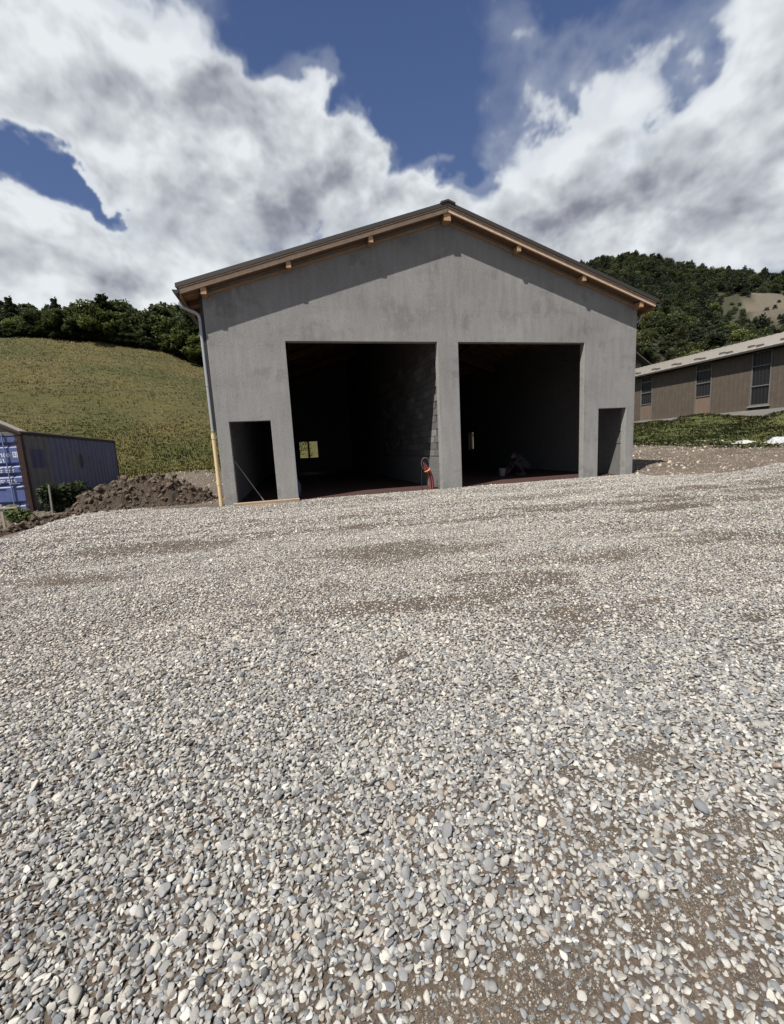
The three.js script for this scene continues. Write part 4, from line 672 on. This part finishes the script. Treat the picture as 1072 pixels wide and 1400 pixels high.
// ================= stakes, weeds, sheeting =================
{
  const pale = mat([.36, .32, .26], .8, { map: WOODTEX });
  const s1 = thing('wooden_marker', 'pale wooden stake with a short crossbar in front of the blue container doors', 'stake', [-4.59, H(-4.59, .5), .5]);
  part('post', rbox(-.022, .022, -.15, .68, -.016, .016, .004), pale, s1); part('crossbar', rbox(-.05, .31, .575, .615, .017, .034, .004), pale, s1);
  const s2 = thing('thin_stake', 'thin grey stake standing among the weeds by the container side', 'stake', [-5.22, H(-5.22, -2.8), -2.8]);
  part('post', rbox(-.022, .022, -.1, .86, -.02, .02, .004).rotateZ(-.03), mat([.2, .19, .16], .85), s2);
  const weed = (name, label, x, z, lobes, n, size, tone, seed) => { const t = thing(name, label, 'weeds', [x, H(x, z) - .03, z]); part('foliage', leafCloud(seed, lobes, n, size, tone, .1, 0), leafMat, t); const st = [], r = mulberry(seed + 5); for (let k = 0; k < 12; k++) { const a = r() * 6.28, l = lobes[k % lobes.length]; st.push(tube([[.1 * Math.cos(a), 0, .1 * Math.sin(a)], [l[0] * .6, l[1] * .6, l[2] * .6], [l[0] + l[3] * .4 * Math.cos(a), l[1] + l[4] * .7, l[2] + l[5] * .4 * Math.sin(a)]], .006, 6, 5)); } part('stems', merge(st), mat([.05, .06, .025], .9), t); };
  weed('weed_clump', 'tall dark green weeds growing against the container side behind the thin stake', -5.25, -3.15, [[0, .35, 0, .42, .4, .3], [.3, .55, -.3, .35, .35, .3], [-.1, .65, .1, .3, .3, .25], [.25, .3, -.9, .4, .35, .5], [.15, .5, -1.3, .3, .4, .35]], 2600, .075, [.028, .040, .014], 61);
  weed('weed_clump', 'light green weeds at the front corner of the blue container', -5.45, -1.7, [[0, .2, 0, .3, .24, .25], [-.2, .28, -.1, .22, .24, .2], [.2, .14, .1, .2, .16, .2]], 900, .07, [.075, .095, .032], 62);
  weed('weed_clump', 'low weeds at the foot of the pale wooden stake', -4.85, .6, [[0, .07, 0, .32, .10, .24], [-.3, .06, .3, .25, .08, .2]], 420, .06, [.06, .075, .03], 63);
  const sheet = (name, label, x, z, w, d, hgt, seed, tone) => {
    const g = new THREE.PlaneGeometry(w, d, 46, 36).rotateX(-Math.PI / 2), p = g.attributes.position;
    for (let i = 0; i < p.count; i++) { const a = p.getX(i), b = p.getZ(i), e = 1 - Math.max(Math.abs(a) / w, Math.abs(b) / d) * 2; p.setXYZ(i, a + .06 * fbm(a * 4, b * 4, seed, 2), H(x + a, z + b) + .05 + hgt * sstep(0, .8, e) * (.35 + .9 * Math.abs(fbm(a * 2.2 + seed, 2, b * 2.2, 3))) + .03 * fbm(a * 9, b * 9, seed, 2), b + .06 * fbm(a * 4, b * 4, seed + 4, 2)); }
    g.computeVertexNormals(); const t = thing(name, label, 'sheet', [x, 0, z], 0); part('film', g, new THREE.MeshStandardMaterial({ color: lin(...tone), roughness: .4, side: THREE.DoubleSide }), t);
  };
  sheet('plastic_sheet', 'crumpled white plastic sheet lying at the foot of the grass bank', 20.4, -.95, .6, 1.0, .30, 4, [.36, .37, .37]);
  sheet('plastic_sheet', 'flat pale scrap of plastic left of the crumpled white sheet', 20.0, -2.1, .5, .7, .08, 9, [.38, .375, .34]);
  // pale rubble on the earth at both sides: uncountable
  const r = mulberry(5150), stone = mergeVertices(new THREE.IcosahedronGeometry(1, 1).deleteAttribute('uv').deleteAttribute('normal')); { const p = stone.attributes.position; for (let i = 0; i < p.count; i++) { const m = 1 + .3 * Math.sin(i * 2.7); p.setXYZ(i, p.getX(i) * m, p.getY(i) * m * .6, p.getZ(i) * m * .8); } stone.computeVertexNormals(); }
  const list = [];
  for (let k = 0; k < 26000; k++) {
    const right = k % 3, x = right ? 12.65 + 7.6 * r() : -9 + 8.9 * r(), z = right ? 3 - 20 * r() : -.5 - 17 * r(), a = r(), b = r(), c = r();
    if (inGravel(x, z) || (x > -.05 && x < 12.65)) continue; const q = .012 + .035 * Math.pow(a, 5) + (b < .006 ? .04 : 0), f = b < .12 ? 1.35 : .72;
    list.push([new THREE.Matrix4().compose(new THREE.Vector3(x, H(x, z) + q * .2, z), new THREE.Quaternion().setFromEuler(new THREE.Euler(a, b * 6, c)), new THREE.Vector3(q, q, q)), lin((.20 + .12 * c) * f, (.17 + .105 * c) * f, (.135 + .085 * c) * f)]);
  }
  tag(instances('earth_stones', stone, mat([1, 1, 1], .95), list, scene), 'scattered pale stones on the bare earth beside the grey building', 'stones', null, 'stuff');
}
// ================= the person crouching in the right bay =================
{
  // one skin: distance to tapered capsules, joined smoothly, meshed with MarchingCubes
  function field(bones, c, half, res, k, colorOf) {
    const mc = new MarchingCubes(res, new THREE.MeshBasicMaterial(), false, false, 60000); mc.isolation = 0;
    const cap = (p, b) => { const [A, B, ra, rb] = b, bx = B[0] - A[0], by = B[1] - A[1], bz = B[2] - A[2], L = bx * bx + by * by + bz * bz + 1e-9, t = clamp(((p[0] - A[0]) * bx + (p[1] - A[1]) * by + (p[2] - A[2]) * bz) / L); return Math.hypot(p[0] - A[0] - bx * t, p[1] - A[1] - by * t, p[2] - A[2] - bz * t) - mixf(ra, rb, t); };
    for (let z = 0; z < res; z++) for (let y = 0; y < res; y++) for (let x = 0; x < res; x++) {
      const p = [c[0] + (x / (res / 2) - 1) * half, c[1] + (y / (res / 2) - 1) * half, c[2] + (z / (res / 2) - 1) * half]; let d = 1e3;
      for (const b of bones) { const e = cap(p, b), h = clamp(.5 + .5 * (d - e) / k); d = mixf(d, e, h) - k * h * (1 - h); }
      mc.field[z * res * res + y * res + x] = -d;
    }
    mc.update(); const n = mc.count ?? mc.geometry.drawRange.count, g = new THREE.BufferGeometry(), P = mc.positionArray.slice(0, n * 3), N = mc.normalArray.slice(0, n * 3), C = new Float32Array(n * 3);
    for (let i = 0; i < n; i++) { for (let q = 0; q < 3; q++) P[i * 3 + q] = c[q] + P[i * 3 + q] * half; C.set(colorOf(P[i * 3], P[i * 3 + 1], P[i * 3 + 2]), i * 3); }
    g.setAttribute('position', new THREE.BufferAttribute(P, 3)); g.setAttribute('normal', new THREE.BufferAttribute(N, 3)); g.setAttribute('color', new THREE.BufferAttribute(C, 3)); g.computeVertexNormals(); return g;
  }
  const jacket = [.028, .029, .031], trouser = [.03, .028, .03], skin = [.12, .065, .05], boot = [.05, .047, .044];
  const S = (z) => z, hip = [.22, .30, 0], chest = [-.08, .62, 0], neck = [-.19, .70, 0], head = [-.29, .735, 0];
  const bones = [[hip, [.08, .47, 0], .145, .135], [[.08, .47, 0], chest, .135, .15], [[-.08, .63, -.13], [-.08, .63, .13], .08, .08], [chest, neck, .09, .055], [neck, [-.25, .72, 0], .052, .052], [[-.27, .76, 0], [-.33, .69, 0], .088, .065]];
  for (const s of [-1, 1]) {
    const k = [-.20, .42, s * .17], a = [.06, .10, s * .13]; bones.push([[hip[0], hip[1] - .02, s * .09], k, .092, .068], [k, a, .064, .043], [a, [.08, .05, s * .13], .045, .045], [[.08, .04, s * .13], [-.12, .035, s * .15], .045, .036]);
    const e = [-.33, .46, s * .20], w = [-.48, .25 - (s > 0 ? .06 : 0), s * .10]; bones.push([[-.09, .63, s * .17], e, .056, .043], [e, w, .042, .029]);
  }
  const colorOf = (x, y, z) => (x < -.235 && y > .64 ? skin : y < .085 ? boot : (y < .34 && x > -.3) || (y < .5 && x > -.3 && x < .08 && Math.abs(z) > .1 && y < .49 - .3 * (x + .2) * 0) && x > -.28 && y < .47 ? trouser : x < -.455 ? skin : jacket);
  const body = field(bones, [-.12, .40, 0], .48, 84, .03, colorOf);
  // hands: five unequal, bent fingers each
  const hands = [-1, 1].map((s) => {
    const w = [-.48, .25 - (s > 0 ? .06 : 0), s * .10], P = (dx, dy, dz) => [w[0] + dx, w[1] + dy, w[2] + dz], l = [[P(0, 0, 0), P(-.05, -.045, 0), .026, .03], [P(-.05, -.045, -.02), P(-.05, -.045, .02), .02, .02]];
    [[-.03, .062], [-.01, .074], [.011, .07], [.03, .055]].forEach(([dz, L]) => { const a = P(-.068, -.055, dz), b = P(-.068 - L * .55, -.055 - L * .35, dz * 1.1), c = P(-.068 - L * .75, -.055 - L * .95, dz * 1.1); l.push([a, b, .0095, .0088], [b, c, .0088, .0075]); });
    const t0 = P(-.03, -.03, -s * .03), t1 = P(-.06, -.065, -s * .058), t2 = P(-.085, -.10, -s * .05); l.push([t0, t1, .012, .0105], [t1, t2, .0105, .0085]);
    return field(l, P(-.06, -.06, 0), .11, 60, .006, () => skin);
  });
  const fig = thing('person', 'person in dark grey jacket crouching on the red floor beside the pale bucket', 'person', [10.2, .016, -2.8], -.15);
  const cm = new THREE.MeshStandardMaterial({ vertexColors: true, roughness: .9 });
  part('body', merge([body, ...hands]), cm, fig);
  // face details and hair
  const hd = (x, y, z) => new THREE.Vector3(x, y, z), face = new THREE.Group(); 
  const nose = new THREE.ConeGeometry(.014, .04, 8).rotateZ(2.2).translate(-.385, .715, 0), ears = [-1, 1].map((s) => new THREE.SphereGeometry(.022, 10, 8).scale(.7, 1.2, .4).translate(-.285, .735, s * .085)), eyes = [-1, 1].map((s) => new THREE.SphereGeometry(.009, 8, 6).translate(-.372, .74, s * .03));
  part('face', merge([nose, ...ears].map((g) => tint(g, skin))), cm, fig); part('eyes', merge(eyes), mat([.02, .018, .016], .4), fig);
  const hg = new THREE.SphereGeometry(.096, 26, 18, 0, 6.2832, 0, 1.75), hp = hg.attributes.position; for (let i = 0; i < hp.count; i++) { const k = 1 + .05 * fbm(hp.getX(i) * 40, hp.getY(i) * 40, hp.getZ(i) * 40, 2); hp.setXYZ(i, hp.getX(i) * k * 1.06, hp.getY(i) * k, hp.getZ(i) * k * .95); } hg.computeVertexNormals();
  part('hair', hg.rotateZ(-.35).translate(-.268, .768, 0), mat([.025, .02, .016], .8), fig);
}
// ================= gravel =================
{
  const r = mulberry(20240), vp = new THREE.Matrix4().multiplyMatrices(camera.projectionMatrix, camera.matrixWorldInverse), v = new THREE.Vector3();
  const pebble = (seed, det) => {
    const g = mergeVertices(new THREE.IcosahedronGeometry(1, det).deleteAttribute('uv').deleteAttribute('normal')), p = g.attributes.position, uv = [], q = mulberry(seed), A = .62 + .3 * q(), B = .24 + .30 * q(), pw = .72 + .25 * q();
    const cuts = [...Array(5)].map(() => [new THREE.Vector3(q() - .5, (q() - .5) * .7, q() - .5).normalize(), (.52 + .32 * q())]);
    for (let i = 0; i < p.count; i++) {
      const n = new THREE.Vector3().fromBufferAttribute(p, i); let w = new THREE.Vector3(Math.sign(n.x) * Math.pow(Math.abs(n.x), pw), n.y, Math.sign(n.z) * Math.pow(Math.abs(n.z), pw)).normalize();
      for (const [c, d] of cuts) { const e = w.dot(c) - d; if (e > 0) w.addScaledVector(c, -e * .75); }
      w.multiplyScalar(1 + .16 * fbm(n.x * 1.1 + seed, n.y * 1.1, n.z * 1.1, 2) + .03 * fbm(n.x * 4 + seed, n.y * 4, n.z * 4, 2)); p.setXYZ(i, w.x, w.y * B, w.z * A); uv.push(.5 + w.x * .45 + .1 * seed, .5 + w.z * .45 + w.y * .2);
    }
    g.setAttribute('uv', new THREE.Float32BufferAttribute(uv, 2)); g.computeVertexNormals(); return g;
  };
  const near = [1, 2, 3, 4, 5, 6, 7, 8].map((s) => pebble(s, 3)), far = [1, 2, 3, 4, 5, 6, 7, 8].map((s) => pebble(s, 1));
  const SKIN = noiseTex(256, (u, w) => { const a = .86 + .20 * wrapN(u, w, 10, 4, 3) + .26 * wrapN(u, w, 60, 2, 9); return [a, a, a * .99]; });
  const stoneM = (c) => new THREE.MeshStandardMaterial({ color: lin(...c), map: SKIN, roughness: .82 });
  const PAL = [[.165, .170, .177, 3], [.21, .21, .212, 4], [.255, .247, .233, 5], [.315, .298, .268, 5], [.375, .355, .318, 3.4], [.48, .455, .41, 1.8], [.285, .235, .190, .6], [.105, .104, .105, 1.8], [.40, .388, .368, 1.8]], PT = PAL.reduce((a, b) => a + b[3], 0);
  const pick = () => { let t = r() * PT, i = 0; while (t > PAL[i][3]) t -= PAL[i++][3]; return i; };
  const stones = [], E = new THREE.Euler(), Q = new THREE.Quaternion(), fwd = new THREE.Vector3(); camera.getWorldDirection(fwd);
  const add = (x, z, s, layer, bare) => {
    const y = sheetY(x, z), tilt = bare ? .25 : .38 + .35 * sstep(4.5, 0, x) * sstep(7, 10, z); v.set(x, y, z);
    const depth = v.clone().sub(camera.position).dot(fwd); if (depth < .35) return; v.applyMatrix4(vp); if (Math.abs(v.x) > 1.22 + .35 / depth || v.y < -1.25 - .3 / depth || v.y > 1) return;
    E.set((r() - .5) * 2 * tilt * 1.6, r() * 6.283, (r() - .5) * 2 * tilt * 1.6); Q.setFromEuler(E);
    const i = pick(), k = (.86 + .3 * r()) * (1 + .08 * sstep(9.5, 7.5, z) + .12 * sstep(7, 2, z)), warm = -.012 + sstep(10.2, 7.5, z) * .042, w2 = (r() - .5) * .06; const c = [PAL[i][0] * k * (1 + warm + w2), PAL[i][1] * k, PAL[i][2] * k * (1 - warm - w2)];
    stones.push({ m: new THREE.Matrix4().compose(new THREE.Vector3(x, y + s * (.16 + .42 * layer), z), Q, new THREE.Vector3(s, s * (.85 + .4 * r()), s * (.8 + .35 * r()))), c, s, depth, inside: Math.abs(v.x) < .985 && v.y > -.985, g: Math.floor(r() * 7.999), pal: i });
  };
  const size = () => { const a = r(); return (.0085 + .0125 * a * a * a + .006 * r()) * (r() < .03 ? 1.6 : 1); };
  for (let ring = 0; ring < 3; ring++) {
    const [rmin, rmax, cell, big] = [[0, 3.6, .0172, .80], [3.6, 7.5, .0188, .70], [7.5, 26, .0285, .92]][ring];
    for (let layer = 0; layer < 2; layer++) {
      const cl = cell * (layer ? 1.28 : 1);
      for (let z = 13.2; z > -1.6; z -= cl) for (let x = -8; x < 24; x += cl) {
        const dx = x - 1.7, dz = z - 11.56, d2 = dx * dx + dz * dz; if (d2 < rmin * rmin || d2 >= rmax * rmax) continue;
        if (dz > .3 * Math.abs(dx) + .2 || dx > 1.9 * -dz + 2.2 || dx < 1.05 * dz - 1.6) continue;
        const X = x + (r() - .5) * cl * 1.3, Z = z + (r() - .5) * cl * 1.3; if (!inGravel(X, Z)) continue;
        const g = gravelDensity(X, Z), u = r(); if (u > (layer ? g * g * 1.05 : (ring ? .10 : .24) + g * 1.05)) continue;
        add(X, Z, size() * big * (g < .5 ? .85 : 1), layer, g < .4);
      }
    }
  }
  // fine grit on the bare earth near by
  const grit = [];
  for (let k = 0; k < 420000; k++) {
    const x = .8 + 4 * r(), z = 9.2 + 2 * r(), s = .0014 + .0042 * Math.pow(r(), 2.6), c = .45 + .55 * r(), i = pick(), a = r(), b = r(); if (gravelDensity(x, z) > .22 + .45 * r() || r() < .35) continue;
    v.set(x, 0, z).applyMatrix4(vp); if (Math.abs(v.x) > 1.3 || v.y < -1.5) continue;
    grit.push([new THREE.Matrix4().compose(new THREE.Vector3(x, sheetY(x, z) + s * .3, z), new THREE.Quaternion().setFromEuler(new THREE.Euler(a * 6, b * 6, 0)), new THREE.Vector3(s, s, s)), lin(PAL[i][0] * c, PAL[i][1] * c * .97, PAL[i][2] * c * .9)]);
  }
  // the largest in the picture one by one, the rest as one mass
  const order = stones.filter((s) => s.inside && s.depth < 2.6).sort((a, b) => b.s / b.depth - a.s / a.depth).slice(0, 300), single = new Set(order), palM = PAL.map((c) => [.88, 1.02, 1.14].map((k) => stoneM([c[0] * k, c[1] * k, c[2] * k])));
  for (const s of order) { const o = part('pebble', near[s.g], palM[s.pal][Math.floor(r() * 2.999)], ground.gravel_yard); s.m.decompose(o.position, o.quaternion, o.scale); }
  const mass = tag(new THREE.Group(), 'loose rounded grey and beige gravel spread over the whole yard', 'gravel', null, 'stuff'); mass.name = 'gravel'; scene.add(mass);
  const white = stoneM([1, 1, 1]), sets = near.map(() => []), setsF = near.map(() => []);
  for (const s of stones) if (!single.has(s)) (s.depth < 4 ? sets : setsF)[s.g].push([s.m, lin(...s.c)]);
  near.forEach((g, i) => { instances('gravel_stones', g, white, sets[i], mass); instances('gravel_stones', far[i], white, setsF[i], mass); });
  instances('gravel_grit', far[2], white, grit, mass);
  console.log('stones', stones.length, 'grit', grit.length);
}
renderer.render(scene, camera);
